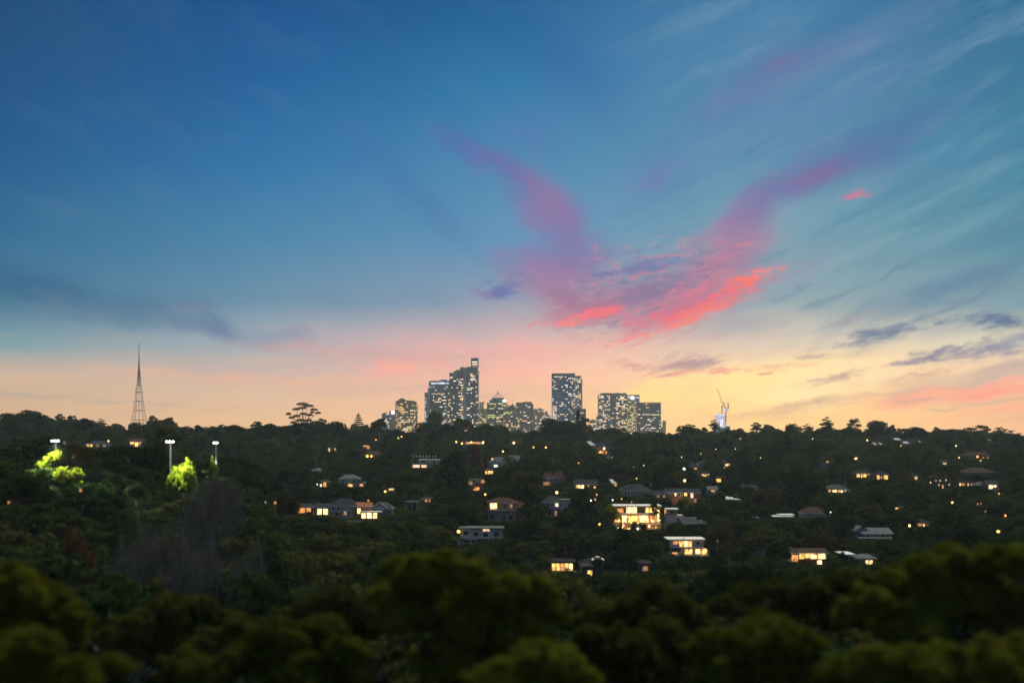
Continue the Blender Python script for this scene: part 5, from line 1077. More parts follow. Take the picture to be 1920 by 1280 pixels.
def quad_mesh(name, V, mat, extra=None):
    """leaf quads, plus an MB of wood as second material"""
    nq = len(V) // 4
    me = bpy.data.meshes.new(name)
    ev, ef = (extra.v, extra.f) if extra else ([], [])
    nv = len(V) + len(ev)
    me.vertices.add(nv)
    co = np.concatenate([V.reshape(-1), np.array(ev, float).reshape(-1)]) if ev else V.reshape(-1)
    me.vertices.foreach_set('co', co.astype(np.float32))
    loops = np.concatenate([np.arange(len(V)), np.array([i + len(V) for f in ef for i in f], int)]) if ef else np.arange(len(V))
    sizes = np.concatenate([np.full(nq, 4), np.array([len(f) for f in ef], int)]) if ef else np.full(nq, 4)
    me.loops.add(len(loops)); me.loops.foreach_set('vertex_index', loops.astype(np.int32))
    me.polygons.add(len(sizes)); starts = np.concatenate([[0], np.cumsum(sizes)[:-1]])
    me.polygons.foreach_set('loop_start', starts.astype(np.int32)); me.polygons.foreach_set('loop_total', sizes.astype(np.int32))
    me.materials.append(mat)
    if ef:
        me.materials.append(extra.mats[0])
        me.polygons.foreach_set('material_index', np.concatenate([np.zeros(nq, int), np.ones(len(ef), int)]).astype(np.int32))
    me.update(calc_edges=True)
    return me
def limb(mb, a, b, r0, r1, rg, mat, bend=.12, seg=4):
    a = Vector(a); b = Vector(b); ln = (b - a).length
    pts = [tuple(a.lerp(b, k / seg) + Vector(rg.normal(size=3)) * ln * bend * .35 * (0 if k in (0, seg) else 1) + Vector((0, 0, ln * bend * sin(pi * k / seg)))) for k in range(seg + 1)]
    mb.tube(pts, list(np.linspace(r0, r1, seg + 1)), 5, mat, cap=False)

def clump_tree(rg, H, lobes, per, size, bark, trunk_r=.28, fork=.35, cut=-.55, loose=.8):
    """lobes: (centre, radii); returns leaf quads and the wood"""
    V = []; wood = MB()
    base = Vector((0, 0, H * fork))
    limb(wood, (0, 0, -.6), base, trunk_r * 1.25, trunk_r * .85, rg, bark, .02)
    for c, r in lobes:
        n = int(per * (r[0] * r[1] + r[0] * r[2] + r[1] * r[2]) / 3)
        P, N = shell(c, r, n, rg, cut); V.append(quads(P, N, size, rg, loose))
        limb(wood, base, (c[0] * .9, c[1] * .9, c[2] - r[2] * .4), trunk_r * .5, .06, rg, bark, .06)
    return np.concatenate(V), wood

def t_round(seed, H=13, R=5.2, nl=30, size=.42, flat=.8):
    rg = np.random.default_rng(seed); L_ = []
    for k in range(nl):
        d = unit(1, rg)[0]; d[2] = abs(d[2]) * 1.1 - .35
        q = rg.uniform(.45, .8); r = rg.uniform(1.1, 2.1)
        L_.append(((d[0] * R * q, d[1] * R * q, H * .58 + d[2] * H * .42 * q), (r, r, r * flat)))
    L_.append(((0, 0, H * .56), (R * .5, R * .5, H * .22)))
    return clump_tree(rg, H, L_, 34, size, M['bark'], fork=.3)
def t_gum(seed, H=16, R=5.0, nl=24, size=.36):
    """umbrella topped gum: bare forked limbs, each carrying flat plates of leaves with sky between"""
    rg = np.random.default_rng(seed); L_ = []
    for k in range(nl):
        a = rg.uniform(0, 2 * pi); q = sqrt(rg.uniform(.02, 1)); z = H * (.98 - .33 * q ** 1.6 - rg.uniform(0, .18) * (k % 3 > 0))
        r = rg.uniform(.9, 1.75)
        L_.append(((cos(a) * R * q, sin(a) * R * q, z - r * .4), (r * 1.15, r * 1.15, r * .5)))
    return clump_tree(rg, H, L_, 62, size, M['palebark'], trunk_r=.26, fork=.42, cut=-.4)
def t_tall(seed, H=19, R=4.2, nl=30, size=.42):
    rg = np.random.default_rng(seed); L_ = []
    for k in range(nl):
        a = rg.uniform(0, 2 * pi); z = rg.uniform(.32, .97); w = R * (1 - abs(z - .6) * 1.25) * sqrt(rg.uniform(.1, 1)); r = rg.uniform(1.0, 1.9)
        L_.append(((cos(a) * w, sin(a) * w, H * z - r * .5), (r, r, r * .75)))
    return clump_tree(rg, H, L_, 34, size, M['bark'], fork=.25)
def t_cone(seed, H=13, R=2.6, size=.34):
    rg = np.random.default_rng(seed); L_ = []
    for k in range(26):
        z = rg.uniform(.06, .96); a = rg.uniform(0, 2 * pi); w = R * (1 - z) * .75 + .1; r = .55 + R * (1 - z) * .42
        L_.append(((cos(a) * w, sin(a) * w, H * z), (r, r, r * 1.3)))
    return clump_tree(rg, H, L_, 46, size, M['bark'], fork=.1, cut=-.9)
def t_pine(seed, H=17, R=4.3):
    """tiered araucaria: whorls of upswept branches with dark tufts at their ends"""
    rg = np.random.default_rng(seed); wood = MB(); V = []
    wood.tube([(0, 0, -.6), (0, 0, H * .5), (0, 0, H)], [.34, .22, .05], 6, M['bark'])
    for t_ in range(10):
        z = H * (.3 + .7 * t_ / 10); rr = R * (1 - (t_ / 10) ** 1.5) * (.75 + .25 * (t_ % 2)) + .3
        for k in range(7):
            a = 2 * pi * (k + .4 * (t_ % 2)) / 7 + rg.uniform(-.2, .2); q = rr * rg.uniform(.8, 1.08); tip = (cos(a) * q, sin(a) * q, z + q * .16)
            wood.tube([(0, 0, z), (cos(a) * q * .5, sin(a) * q * .5, z - .02), tip], [.08, .06, .03], 4, M['bark'], cap=False)
            for u in (.55, .75, .92, 1.0):
                P, N = shell((cos(a) * q * u, sin(a) * q * u, z + q * .16 * u + .12), (.55, .55, .24), 11, rg, -.9); V.append(quads(P, N, .3, rg))
    P, N = shell((0, 0, H), (.4, .4, .7), 30, rg, -.9); V.append(quads(P, N, .28, rg))
    return np.concatenate(V), wood
def t_palm(seed, H=11):
    rg = np.random.default_rng(seed); wood = MB(); wood.tube([(0, 0, -.5), (.2, 0, H * .5), (0, 0, H)], [.26, .2, .17], 6, M['bark']); V = []
    for k in range(26):
        a = rg.uniform(0, 2 * pi); up = rg.uniform(-.5, 1.2); ln = rg.uniform(2.2, 3.2)
        for s_ in range(12):
            q = (s_ + .5) / 12; x = ln * q; z = up * x * .8 - x * x * .28
            c = np.array((cos(a) * x, sin(a) * x, H + z))
            for sg in (-1, 1):
                w = np.array((-sin(a) * sg, cos(a) * sg, -.5)) * .6 * (1 - .5 * q); f = np.array((cos(a), sin(a), 0)) * .16
                V.append(np.array([c - f, c + f, c + w + f, c + w]))
    return np.concatenate(V), wood
def t_bare(seed, H=17, spread=.34, poplar=True):
    """leafless tree: forking upright limbs ending in a haze of fine twigs"""
    rg = np.random.default_rng(seed); wood = MB(); tw = []
    def grow(p, d, ln, r, depth):
        q = p + d * ln; wood.tube([tuple(p), tuple((p + q) / 2 + Vector(rg.normal(size=3)) * ln * .04), tuple(q)], [r, r * .8, r * .6], 5 if depth < 2 else 3, M['twig'], cap=False)
        if depth >= 4:
            for k in range(7):
                e = (d + Vector(rg.normal(size=3)) * .5 + Vector((0, 0, .35))).normalized() * rg.uniform(.7, 1.6); tw.append((q, q + e))
            return
        for k in range(3 if depth else 5):
            a = rg.uniform(0, 2 * pi); s_ = spread * rg.uniform(.6, 1.3)
            e = (d + Vector((cos(a) * s_, sin(a) * s_, .25 if poplar else .1))).normalized()
            grow(p + d * ln * rg.uniform(.45, 1.0), e, ln * rg.uniform(.62, .8), r * .55, depth + 1)
    grow(Vector((0, 0, -.5)), Vector((0, 0, 1)), H * .36, .3, 0)
    V = []
    for a, b in tw:
        u = (b - a).cross(Vector(rg.normal(size=3))).normalized() * .026
        V.append([tuple(a - u), tuple(b - u * .4), tuple(b + u * .4), tuple(a + u)])
    return np.array(V).reshape(-1, 3), wood
def t_shrub(seed, H=3.2, R=2.2):
    rg = np.random.default_rng(seed); L_ = []
    for k in range(9):
        a = rg.uniform(0, 2 * pi); q = R * rg.uniform(.1, .75); r = rg.uniform(.7, 1.2); L_.append(((cos(a) * q, sin(a) * q, H * rg.uniform(.3, .75)), (r, r, r * .8)))
    return clump_tree(rg, H, L_, 44, .3, M['bark'], trunk_r=.1, fork=.2, cut=-.9)

# kind: (object name, category, words, builder results, leaf material, nominal height, nominal half width)
KIND = {}
def kind(key, name, cat, words, data, leafm, H, R):
    V, wood = data
    H = float(np.percentile(V[:, 2], 99.3)); R = float(np.percentile(np.hypot(V[:, 0], V[:, 1]), 97))      # true size, so that tops and widths land where asked
    KIND[key] = dict(name=name, cat=cat, words=words, H=H, R=R,
                     crown=quad_mesh(name + '_crown', V, M[leafm]), trunk=wood.mesh(name + '_trunk'), both=quad_mesh(name + '_whole', V, M[leafm], wood))
kind('a0', 'broadleaf_tree', 'tree', 'dense round crowned dark tree', t_round(11), 'leaf_dark', 13, 5.4)
kind('a1', 'broadleaf_tree', 'tree', 'wide lumpy crowned dark tree', t_round(12, 12, 6.2, 36), 'leaf_deep', 12, 6.4)
kind('a2', 'broadleaf_tree', 'tree', 'olive green round crowned tree', t_round(13, 11, 4.8, 26, flat=.7), 'leaf_olive', 11, 5)
kind('a3', 'broadleaf_tree', 'tree', 'narrow domed dark green tree', t_round(14, 14, 4.2, 26, flat=1.0), 'leaf_dark', 14, 4.4)
kind('A0', 'spreading_tree', 'tree', 'great spreading dark tree', t_round(15, 17, 8.6, 62, .40, .75), 'leaf_dark', 17, 8.8)
kind('A1', 'spreading_tree', 'tree', 'great round olive tree', t_round(16, 18, 7.6, 54, .40, .85), 'leaf_olive', 18, 7.8)
kind('A2', 'spreading_tree', 'tree', 'great dense black green tree', t_round(17, 16, 7.4, 56, .40, .9), 'leaf_deep', 16, 7.6)
kind('A3', 'spreading_tree', 'tree', 'great ragged crowned tree', t_gum(18, 19, 7.5, 60, .40), 'leaf_dark', 19, 8)
kind('g0', 'gum_tree', 'tree', 'umbrella topped gum tree', t_gum(21), 'leaf_olive', 16, 5.4)
kind('g1', 'gum_tree', 'tree', 'broad open gum tree', t_gum(22, 15, 6.2, 32), 'leaf_dark', 15, 6.6)
kind('g2', 'gum_tree', 'tree', 'tall thin gum tree with layered crown', t_gum(23, 19, 4.2, 24), 'leaf_olive', 19, 4.6)
kind('g3', 'gum_tree', 'tree', 'full crowned gum tree', t_gum(24, 15, 5.4, 44), 'leaf_dark', 15, 5.8)
kind('h0', 'tall_tree', 'tree', 'tall bushy dark tree', t_tall(31), 'leaf_deep', 19, 4.6)
kind('h1', 'tall_tree', 'tree', 'tall ragged olive tree', t_tall(32, 18, 5.0, 26), 'leaf_olive', 18, 5.2)
kind('c0', 'cypress_tree', 'tree', 'dark pointed conifer', t_cone(41), 'leaf_deep', 13, 2.8)
kind('p0', 'pine_tree', 'pine tree', 'tiered pine with upswept branches', t_pine(51), 'leaf_dark', 17, 4.4)
kind('m0', 'palm_tree', 'palm tree', 'spiky headed palm', t_palm(61), 'leaf_dark', 13, 3)
kind('o0', 'autumn_tree', 'tree', 'rust tinted autumn tree', t_round(71, 11, 5.0, 28), 'leaf_autumn', 11, 5.2)
kind('r0', 'conical_tree', 'tree', 'maroon leaved conical tree', t_cone(72, 11, 3.4, .36), 'leaf_maroon', 11, 3.4)
kind('y0', 'shrub_tree', 'tree', 'bright yellow green low tree', t_round(73, 8, 4.4, 26), 'leaf_bright', 8, 4.6)
kind('b0', 'bare_tree', 'bare tree', 'leafless upright grey tree', t_bare(81), 'twig', 20, 4.5)
kind('b1', 'bare_tree', 'bare tree', 'leafless spreading grey tree', t_bare(82, 14, .6, False), 'twig', 15, 6)
kind('s0', 'shrub', 'shrub', 'low dark shrub', t_shrub(91), 'leaf_dark', 3.4, 2.6)
kind('s1', 'shrub', 'shrub', 'low olive shrub', t_shrub(92, 2.6, 2.4), 'leaf_deep', 3, 2.8)
kind('s2', 'shrub', 'shrub', 'yellow lit shrub', t_shrub(93), 'leaf_bright', 3.2, 2.8)

LAND += [('the gold tower', 761, 790), ('the tall dark twin towers', 870, 790), ('the brown office block', 985, 800), ('the blue glass tower', 1065, 790), ('the crowded olive grey tower', 1148, 800),
         ('the banded brown grey tower', 1216, 800), ('the floodlit building site', 1355, 805), ('the broadcast mast', 261, 790)]
PLACED = []
def put_tree(k, X, Y, hs, ws, rot, label=None, group=None, gz=None):
    K = KIND[k]; gz = float(ground(X, Y)) if gz is None else gz
    t = tag(empty(K['name'], (X, Y, gz - .1), rot), label, K['cat'], group)
    t.scale = (ws, ws, hs)
    add_obj('crown', K['crown'], t); add_obj('trunk', K['trunk'], t)
    PLACED.append((t, k, CX + X * F / Y, HY - (gz + K['H'] * hs - CZ) * F / Y))
    return t
def sky_tree(k, px, top, wpx, Y, label, base=None, squash=1.0):
    """a tree given by the photo position of its top and its crown width"""
    K = KIND[k]; X = PX(px, Y); gz = float(ground(X, Y)); hs = (PZ(top, Y) - gz) / K['H']; ws = (wpx / 2) * Y / F / K['R']
    return put_tree(k, X, Y, hs, ws, random.uniform(0, 6.28), label, 'trees standing against the sky along the ridge', gz)

# --- the recognisable trees of the ridge line
SKY = [('a1', 18, 776, 60, 620, 'big rounded dark tree at the left edge, top against the sky'), ('g3', 56, 769.5, 70, 700, 'wide flat domed gum with light coming through, second big crown from the left edge'),
 ('g0', 112, 776, 26, 900, 'small umbrella gum with clear gaps left of the broadcast mast'), ('g1', 135, 779, 30, 880, 'second small umbrella gum left of the broadcast mast, closer to it'), ('a1', 62, 775, 84, 760, 'wide dark mass under the flat domed gum at the left end of the ridge'), ('a1', 120, 787, 70, 820, 'dark mass under the two small umbrella gums left of the mast'), ('a1', 302, 788, 64, 860, 'dark mass under the gums right of the broadcast mast'), ('a1', 572, 793, 96, 760, 'wide dark base under the great layered gum'), ('a1', 160, 785, 50, 700, 'low broad dark tree midway between the left edge and the mast'),
 ('g2', 190, 785, 26, 1000, 'layered open gum just left of the mast, standing a little apart'), ('g3', 218, 794, 34, 900, 'low domed gum touching the left side of the mast foot'), ('a3', 255, 792, 30, 640, 'dark bushy tree hiding the foot of the broadcast mast'),
 ('g0', 286, 779, 26, 980, 'open airy gum just right of the mast'), ('g3', 316, 783, 36, 760, 'dense gum with tufted top right of the mast'), ('a2', 350, 800, 40, 640, 'low rounded tree in the dip right of the tall floodlight mast'),
 ('g3', 418, 796, 30, 820, 'gum with ragged top in the low stretch of skyline left of centre'), ('a1', 440, 797, 44, 760, 'dark dome in the low stretch of skyline left of centre'), ('g1', 483, 790, 32, 900, 'thin spreading gum to the left of the great layered gum, rising out of the ridge'),
 ('a1', 505, 795, 50, 700, 'broad dark dome left of the great layered gum'), ('g3', 603, 785, 32, 760, 'round gum at the right foot of the great layered gum'), ('a1', 632, 791, 44, 720, 'dark broad tree between the great gum and the pine'),
 ('p0', 672, 777, 27, 900, 'tiered pine with upswept branches standing alone on the skyline'), ('g3', 712, 785, 40, 800, 'gum with flat top in front of the lavender slab'), ('a1', 745, 806, 40, 760, 'dark tree under the gold tower'), 
 ('a3', 815, 771.5, 28, 1200, 'dark rounded crown standing before the grey blue tower'), ('a1', 800, 792, 50, 1000, 'broad tree to the left under the grey blue tower'), ('a0', 866, 784, 36, 1100, 'round dark crown before the foot of the tall dark towers'), ('a1', 838, 795, 50, 900, 'wide dark tree between the two crowns before the tall towers'),
 ('a1', 912, 795, 40, 1000, 'dome below the green pyramid tower, left one'), ('a0', 936, 797, 40, 1040, 'dome below the green pyramid tower, right one'), ('a1', 1034, 786, 44, 900, 'dark broad dome left of the foot of the blue glass tower'), ('c0', 1084, 768, 16, 950, 'pointed dark tree before the right foot of the blue glass tower'),
 ('h0', 1094, 783, 34, 930, 'dark shoulder tree right of the pointed one by the blue glass tower'), ('a1', 1062, 790, 60, 860, 'wide mid green crown under the blue glass tower'), ('a1', 1145, 803, 70, 1100, 'long low dome under the crowded olive grey tower'), ('a0', 1226, 809, 50, 1000, 'low dark dome under the banded tower'),
 ('g0', 1274, 798, 16, 1100, 'small tufted gum in the gap right of the towers'), ('g3', 1292, 795.5, 38, 1000, 'rounded gum right of the gap beyond the towers'), ('g1', 1318, 801, 26, 1050, 'flat topped little gum between the rounded gum and the building site'),
 ('g2', 1338, 786.5, 24, 1150, 'layered gum overlapping the left of the building site'), ('a0', 1383, 803.5, 32, 950, 'round dark dome just right of the building site'), ('g0', 1418, 792, 28, 1050, 'forked umbrella gum well right of the building site'), ('g3', 1440, 796, 34, 1000, 'broad gum right of the forked umbrella gum'),
 ('a3', 1486, 795, 28, 950, 'domed dark tree with a wispy shoulder, right of centre ridge'), ('g2', 1512, 795, 28, 1080, 'thin open gum showing pale limbs left of the tall layered gum'), ('g2', 1549, 782, 30, 1020, 'tall layered gum with stacked umbrella tiers on the right ridge'), ('a1', 1548, 800, 44, 980, 'dark base tree under the stacked umbrella gum'),
 ('h0', 1600, 785, 30, 960, 'tall bushy tree with ragged edges standing clear on the right ridge'), ('a1', 1592, 802, 50, 930, 'dark tree around the foot of the tall bushy tree'), ('a1', 1645, 789.5, 46, 900, 'large round dark tree right of the tall bushy tree'), ('g3', 1672, 797, 24, 950, 'gum on the right shoulder of the large round tree'),
 ('a1', 1718, 801, 50, 900, 'long low dome right of the large round tree'), ('g3', 1757, 801, 26, 930, 'small flat domed gum midway along the right ridge'), ('a1', 1792, 805, 60, 880, 'low dark crown left of the palms'), ('h1', 1840, 797, 36, 900, 'spiky textured tree at the left of the palm row'),
 ('m0', 1873, 800, 16, 760, 'palm nearest the spiky textured tree, leftmost of the palm row'), ('m0', 1883, 803, 15, 770, 'second palm of the row at the far right'), ('m0', 1896, 806, 15, 780, 'third palm of the row at the far right'), ('m0', 1910, 811, 15, 770, 'last palm of the row at the right edge'), ('a1', 1880, 812, 60, 800, 'dark mass of a tree under the palm row'),
 ('h1', 1815, 801, 26, 860, 'ragged tree between the low dark crown and the spiky one')]
for s_ in SKY: sky_tree(*s_[:4], 1000 + (s_[4] - 600) * .75, s_[5])
# the great layered gum: plates of leaves on visible limbs, built clump by clump
def great_gum():
    Y = 1080.0; px0 = 568; X = PX(px0, Y); gz = float(ground(X, Y)); o = (X, Y, gz)
    rg = np.random.default_rng(5); V = []; wood = MB()
    fork = Vector((0, 0, PZ(800, Y) - gz)); limb(wood, (0, 0, -.5), fork, .55, .38, rg, M['palebark'], .03)
    pl = [(566, 757.5, 12, 3.4), (578, 761, 11, 3), (589, 768, 8, 2.6), (595, 774, 6.5, 2.4), (555, 767, 8, 2.6), (567, 765, 9, 2.6), (541, 776, 6, 2.6), (546, 783, 6, 2.6), (556, 780, 8, 3), (568, 776, 8, 3), (580, 778, 7, 2.6), (563, 788, 9, 3), (549, 792, 7, 3), (577, 788, 8, 3), (589, 792, 8, 3), (572, 796, 9, 3), (585, 773, 5, 2), (556, 796, 7, 3)]
    for k, (a, r, w, h_) in enumerate(pl):
        c = ((a - px0) * Y / F, rg.uniform(-3, 3), PZ(r, Y) - gz); rw = w * Y / F * .85; rh = h_ * Y / F
        P, N = shell(c, (rw, rw, rh), int(330 * w / 8), rg, -.6); V.append(quads(P, N, .36, rg)); limb(wood, fork, (c[0], c[1], c[2] - rh * .3), .32, .12, rg, M['bark'], .05)
    t = tag(empty('gum_tree', o), 'great layered gum with separate leaf plates and visible limbs, tallest tree left of the towers', 'tree')
    add_obj('crown', quad_mesh('gum_tree_crown', np.concatenate(V), M['leaf_deep']), t); wood.build('trunk', t)
great_gum()

# --- other trees one can point at
def spot_tree(k, px, top, base, wpx, label, Y=None):
    Y = Y or solveY(px, base); K = KIND[k]; X = PX(px, Y); gz = float(ground(X, Y))
    if k in ('b0', 'b1'): PROT.append((px - wpx * .4, px + wpx * .4, top, top + (base - top) * .5, Y, 0))
    if k in ('y0', 's2', 'o0', 'r0', 'g2', 'a0'): PROT.append((px - wpx * .42, px + wpx * .42, top, top + (base - top) * .6, Y, 0 if k == 'a0' else 1))
    return put_tree(k, X, Y, (PZ(top, Y) - gz) / K['H'], wpx / 2 * Y / F / K['R'], random.uniform(0, 6.28), label, None, gz)
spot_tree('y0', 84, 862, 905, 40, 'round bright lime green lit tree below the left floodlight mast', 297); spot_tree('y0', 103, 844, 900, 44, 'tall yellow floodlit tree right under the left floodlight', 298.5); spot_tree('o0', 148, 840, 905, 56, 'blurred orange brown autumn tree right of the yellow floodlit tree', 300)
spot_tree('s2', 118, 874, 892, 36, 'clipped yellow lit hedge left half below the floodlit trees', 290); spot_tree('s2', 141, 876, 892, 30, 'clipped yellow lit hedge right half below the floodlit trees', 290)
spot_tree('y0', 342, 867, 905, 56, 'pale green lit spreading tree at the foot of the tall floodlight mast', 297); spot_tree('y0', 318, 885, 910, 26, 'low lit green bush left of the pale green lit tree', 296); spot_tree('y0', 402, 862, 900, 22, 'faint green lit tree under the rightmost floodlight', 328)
spot_tree('r0', 891, 835, 893, 34, 'maroon conical tree left of the white house with pale gables'); spot_tree('o0', 1440, 918, 966, 66, 'big round autumn tree, rusty, right of the glaring white panels'); spot_tree('o0', 1355, 990, 1050, 60, 'dim orange brown tree right of the modern white villa'); spot_tree('g2', 1368, 1010, 1106, 60, 'tall gum with pale trunk in front of the dark trees by the modern white villa', 335)
spot_tree('a0', 1113, 880, 915, 30, 'dark round tree above the slate roofed house'); spot_tree('a0', 1365, 906, 934, 36, 'dark round tree right of the small white gabled house'); spot_tree('y0', 1146, 947, 985, 34, 'yellow green lit tree with fan leaves at the left of the blazing house', HBY - 6); spot_tree('y0', 1282, 931, 958, 26, 'glowing green shrub before the red brick house'); spot_tree('y0', 1294, 942, 962, 16, 'pale lit bush right of the glowing green shrub')
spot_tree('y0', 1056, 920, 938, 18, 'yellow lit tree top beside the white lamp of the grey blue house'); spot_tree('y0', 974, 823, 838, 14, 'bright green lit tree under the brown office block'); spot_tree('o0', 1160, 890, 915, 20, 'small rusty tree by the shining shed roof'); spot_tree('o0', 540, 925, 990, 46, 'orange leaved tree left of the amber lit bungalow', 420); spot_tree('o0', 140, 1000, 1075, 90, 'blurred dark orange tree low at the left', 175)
spot_tree('s0', 1188, 976, 996, 16, 'dark shrub in front of the blazing terrace, left of middle', HBY - 9); spot_tree('s0', 1207, 978, 996, 18, 'dark shrub in front of the blazing terrace, right of middle', HBY - 9.5); spot_tree('c0', 1164, 968, 996, 9, 'slim dark conifer in front of the blazing terrace, left end', HBY - 9)
spot_tree('m0', 1133, 952, 985, 18, 'palm left of the blazing house', HBY - 4); spot_tree('m0', 1205, 932, 948, 18, 'palm behind the roof of the blazing house', HBY + 16); spot_tree('g2', 1225, 930, 995, 20, 'thin dark tree crossing the right end of the blazing house', HBY - 9)
for k, (kk, px, top, base, w, Y, lb) in enumerate((('b0', 392, 862, 1100, 84, 232, 'tallest leafless grey tree, blurred, left of centre'), ('b0', 428, 868, 1110, 70, 226, 'leafless grey tree right of the tallest bare one'), ('b0', 360, 892, 1120, 70, 220, 'leafless grey tree left of the tallest bare one'), ('b1', 320, 955, 1130, 90, 180, 'spreading bare tree in the middle of the bare grove'),
        ('b1', 262, 960, 1140, 80, 175, 'bare tree with pale curved limb, left in the bare grove'), ('b1', 225, 1000, 1140, 70, 165, 'leftmost bare tree of the grove, low'), ('b1', 400, 985, 1160, 90, 160, 'spreading bare tree on the right of the grove, lower'), ('b1', 470, 1000, 1160, 80, 170, 'bare tree at the right end of the grove'), ('b1', 345, 1010, 1180, 90, 150, 'nearest bare tree, low in the grove'))): spot_tree(kk, px, top, base, w, lb, Y)

# --- near crowns, soft with defocus: billows of small leaves carried on limbs
def fore_tree(label, Y, billows, seed, dim=False, leaf=.14, dens=1.0, name='near_tree'):
    rg = np.random.default_rng(seed); xs = np.array([b[0] for b in billows]); X0 = float(PX(xs.mean(), Y)); gz = float(ground(X0, Y)); o = (X0, Y, gz)
    V = []; wood = MB(); zt = PZ(max(b[1] for b in billows), Y) - gz; fork = Vector((0, 0, max(1.0, zt - 2.0)))
    limb(wood, (0, 0, -.5), fork, .4, .26, rg, M['nearbark'], .02)
    for b in billows:
        r = b[2] * Y / F; dy = b[3] if len(b) > 3 else rg.uniform(-1.6, 1.6)
        c = np.array((PX(b[0], Y) - X0, dy, PZ(b[1], Y) - gz))
        limb(wood, fork, tuple(c - np.array((0, 0, r * .4))), .13, .05, rg, M['nearbark'], .05)
        ns = 15
        dd = unit(ns, rg); dd[:, 2] = dd[:, 2] * .9 + .15
        subs = [(c, (r * .74, r * .74, r * .62), int(900 * r * r * dens))]
        for d in dd:
            q = r * rg.uniform(.28, .42); subs.append((c + d * np.array((r, r, r * .85)) * .62, (q, q, q * .8), int(1150 * q * q * dens)))
        for d in unit(16, rg):
            if d[2] > -.3: q = r * rg.uniform(.09, .18); subs.append((c + d * np.array((r, r, r * .85)) * rg.uniform(.9, 1.08), (q, q, q * .7), int(1300 * q * q * dens) + 6))
        for cc, rr, n in subs:
            P, N = shell(cc, rr, n, rg, -.5); V.append(quads(P, N, leaf, rg, .7, .55))
    t = tag(empty(name, o), label, 'tree', 'near trees out of focus along the bottom')
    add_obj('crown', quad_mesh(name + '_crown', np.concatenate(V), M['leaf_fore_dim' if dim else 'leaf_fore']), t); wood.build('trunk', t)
FORE = [
 ('big soft yellow green crown filling the lower left corner, upper part', 62, [(0, 1122, 78), (70, 1150, 62), (120, 1185, 48), (36, 1098, 46), (-60, 1110, 80), (140, 1160, 32), (20, 1200, 80), (85, 1118, 30)]),
 ('lower lobed crown in the lower left corner', 50, [(60, 1255, 72), (150, 1268, 56), (196, 1268, 36), (100, 1205, 44), (0, 1250, 70)]),
 ('largest near crown, centre left bottom, with bright yellow green top', 70, [(790, 1078, 50), (745, 1086, 46), (722, 1118, 34), (835, 1060, 38), (880, 1080, 48), (950, 1105, 48), (1000, 1108, 44), (1034, 1150, 32), (800, 1150, 80), (900, 1165, 84), (985, 1185, 64), (850, 1245, 90), (960, 1225, 80), (1050, 1240, 50), (745, 1160, 44)]),
 ('rounded lobe low in front of the largest near crown', 56, [(1010, 1262, 70), (1082, 1270, 40), (930, 1280, 70)]),
 ('dark mid distance crown left of centre with a low peak', 92, [(320, 1142, 40), (362, 1148, 36), (275, 1170, 42), (420, 1185, 44), (300, 1215, 74), (225, 1195, 46), (390, 1225, 60), (460, 1180, 36)]),
 ('broad dim crown at the bottom between the left corner and the largest crown', 66, [(520, 1205, 56), (600, 1196, 50), (655, 1222, 44), (462, 1240, 52), (560, 1262, 74), (400, 1275, 56), (660, 1275, 50), (330, 1270, 50)]),
 ('crown behind and left of the largest near crown', 98, [(642, 1124, 34), (592, 1145, 40), (680, 1150, 40), (545, 1168, 40), (620, 1165, 50), (690, 1180, 40)]),
 ('crown right of the largest near crown, with a low rounded top', 92, [(1222, 1120, 36), (1186, 1138, 34), (1266, 1142, 36), (1118, 1160, 36), (1080, 1172, 32), (1160, 1170, 44), (1240, 1180, 44), (1310, 1170, 34)]),
 ('dark crown at the bottom right of centre', 74, [(1172, 1212, 54), (1242, 1206, 50), (1124, 1246, 50), (1210, 1265, 60), (1290, 1225, 40), (1110, 1200, 34)]),
 ('domed crown at the bottom, right of centre, steep on its right side', 60, [(1440, 1202, 60), (1385, 1204, 48), (1494, 1210, 44), (1345, 1232, 50), (1450, 1262, 84), (1524, 1258, 40), (1370, 1280, 60)]),
 ('middle band crown right of the pavilion', 88, [(1452, 1110, 32), (1516, 1106, 36), (1402, 1122, 34), (1576, 1104, 38), (1356, 1140, 34), (1636, 1110, 44), (1480, 1145, 40), (1560, 1150, 50), (1420, 1160, 36)]),
 ('huge dark crown at the right with a bright top edge', 72, [(1796, 1062, 48), (1742, 1074, 42), (1855, 1058, 46), (1915, 1062, 48), (1690, 1098, 44), (1760, 1130, 74), (1870, 1138, 84), (1632, 1130, 48), (1700, 1180, 72), (1950, 1130, 74), (1610, 1165, 40), (1985, 1070, 50)]),
 ('dark crown filling the lower right corner', 56, [(1640, 1255, 60), (1735, 1255, 74), (1850, 1255, 84), (1935, 1248, 74), (1580, 1275, 44)]),
]
for k, (lb, Y, bl) in enumerate(FORE): fore_tree(lb, Y, bl, 300 + k, dim=Y > 72)

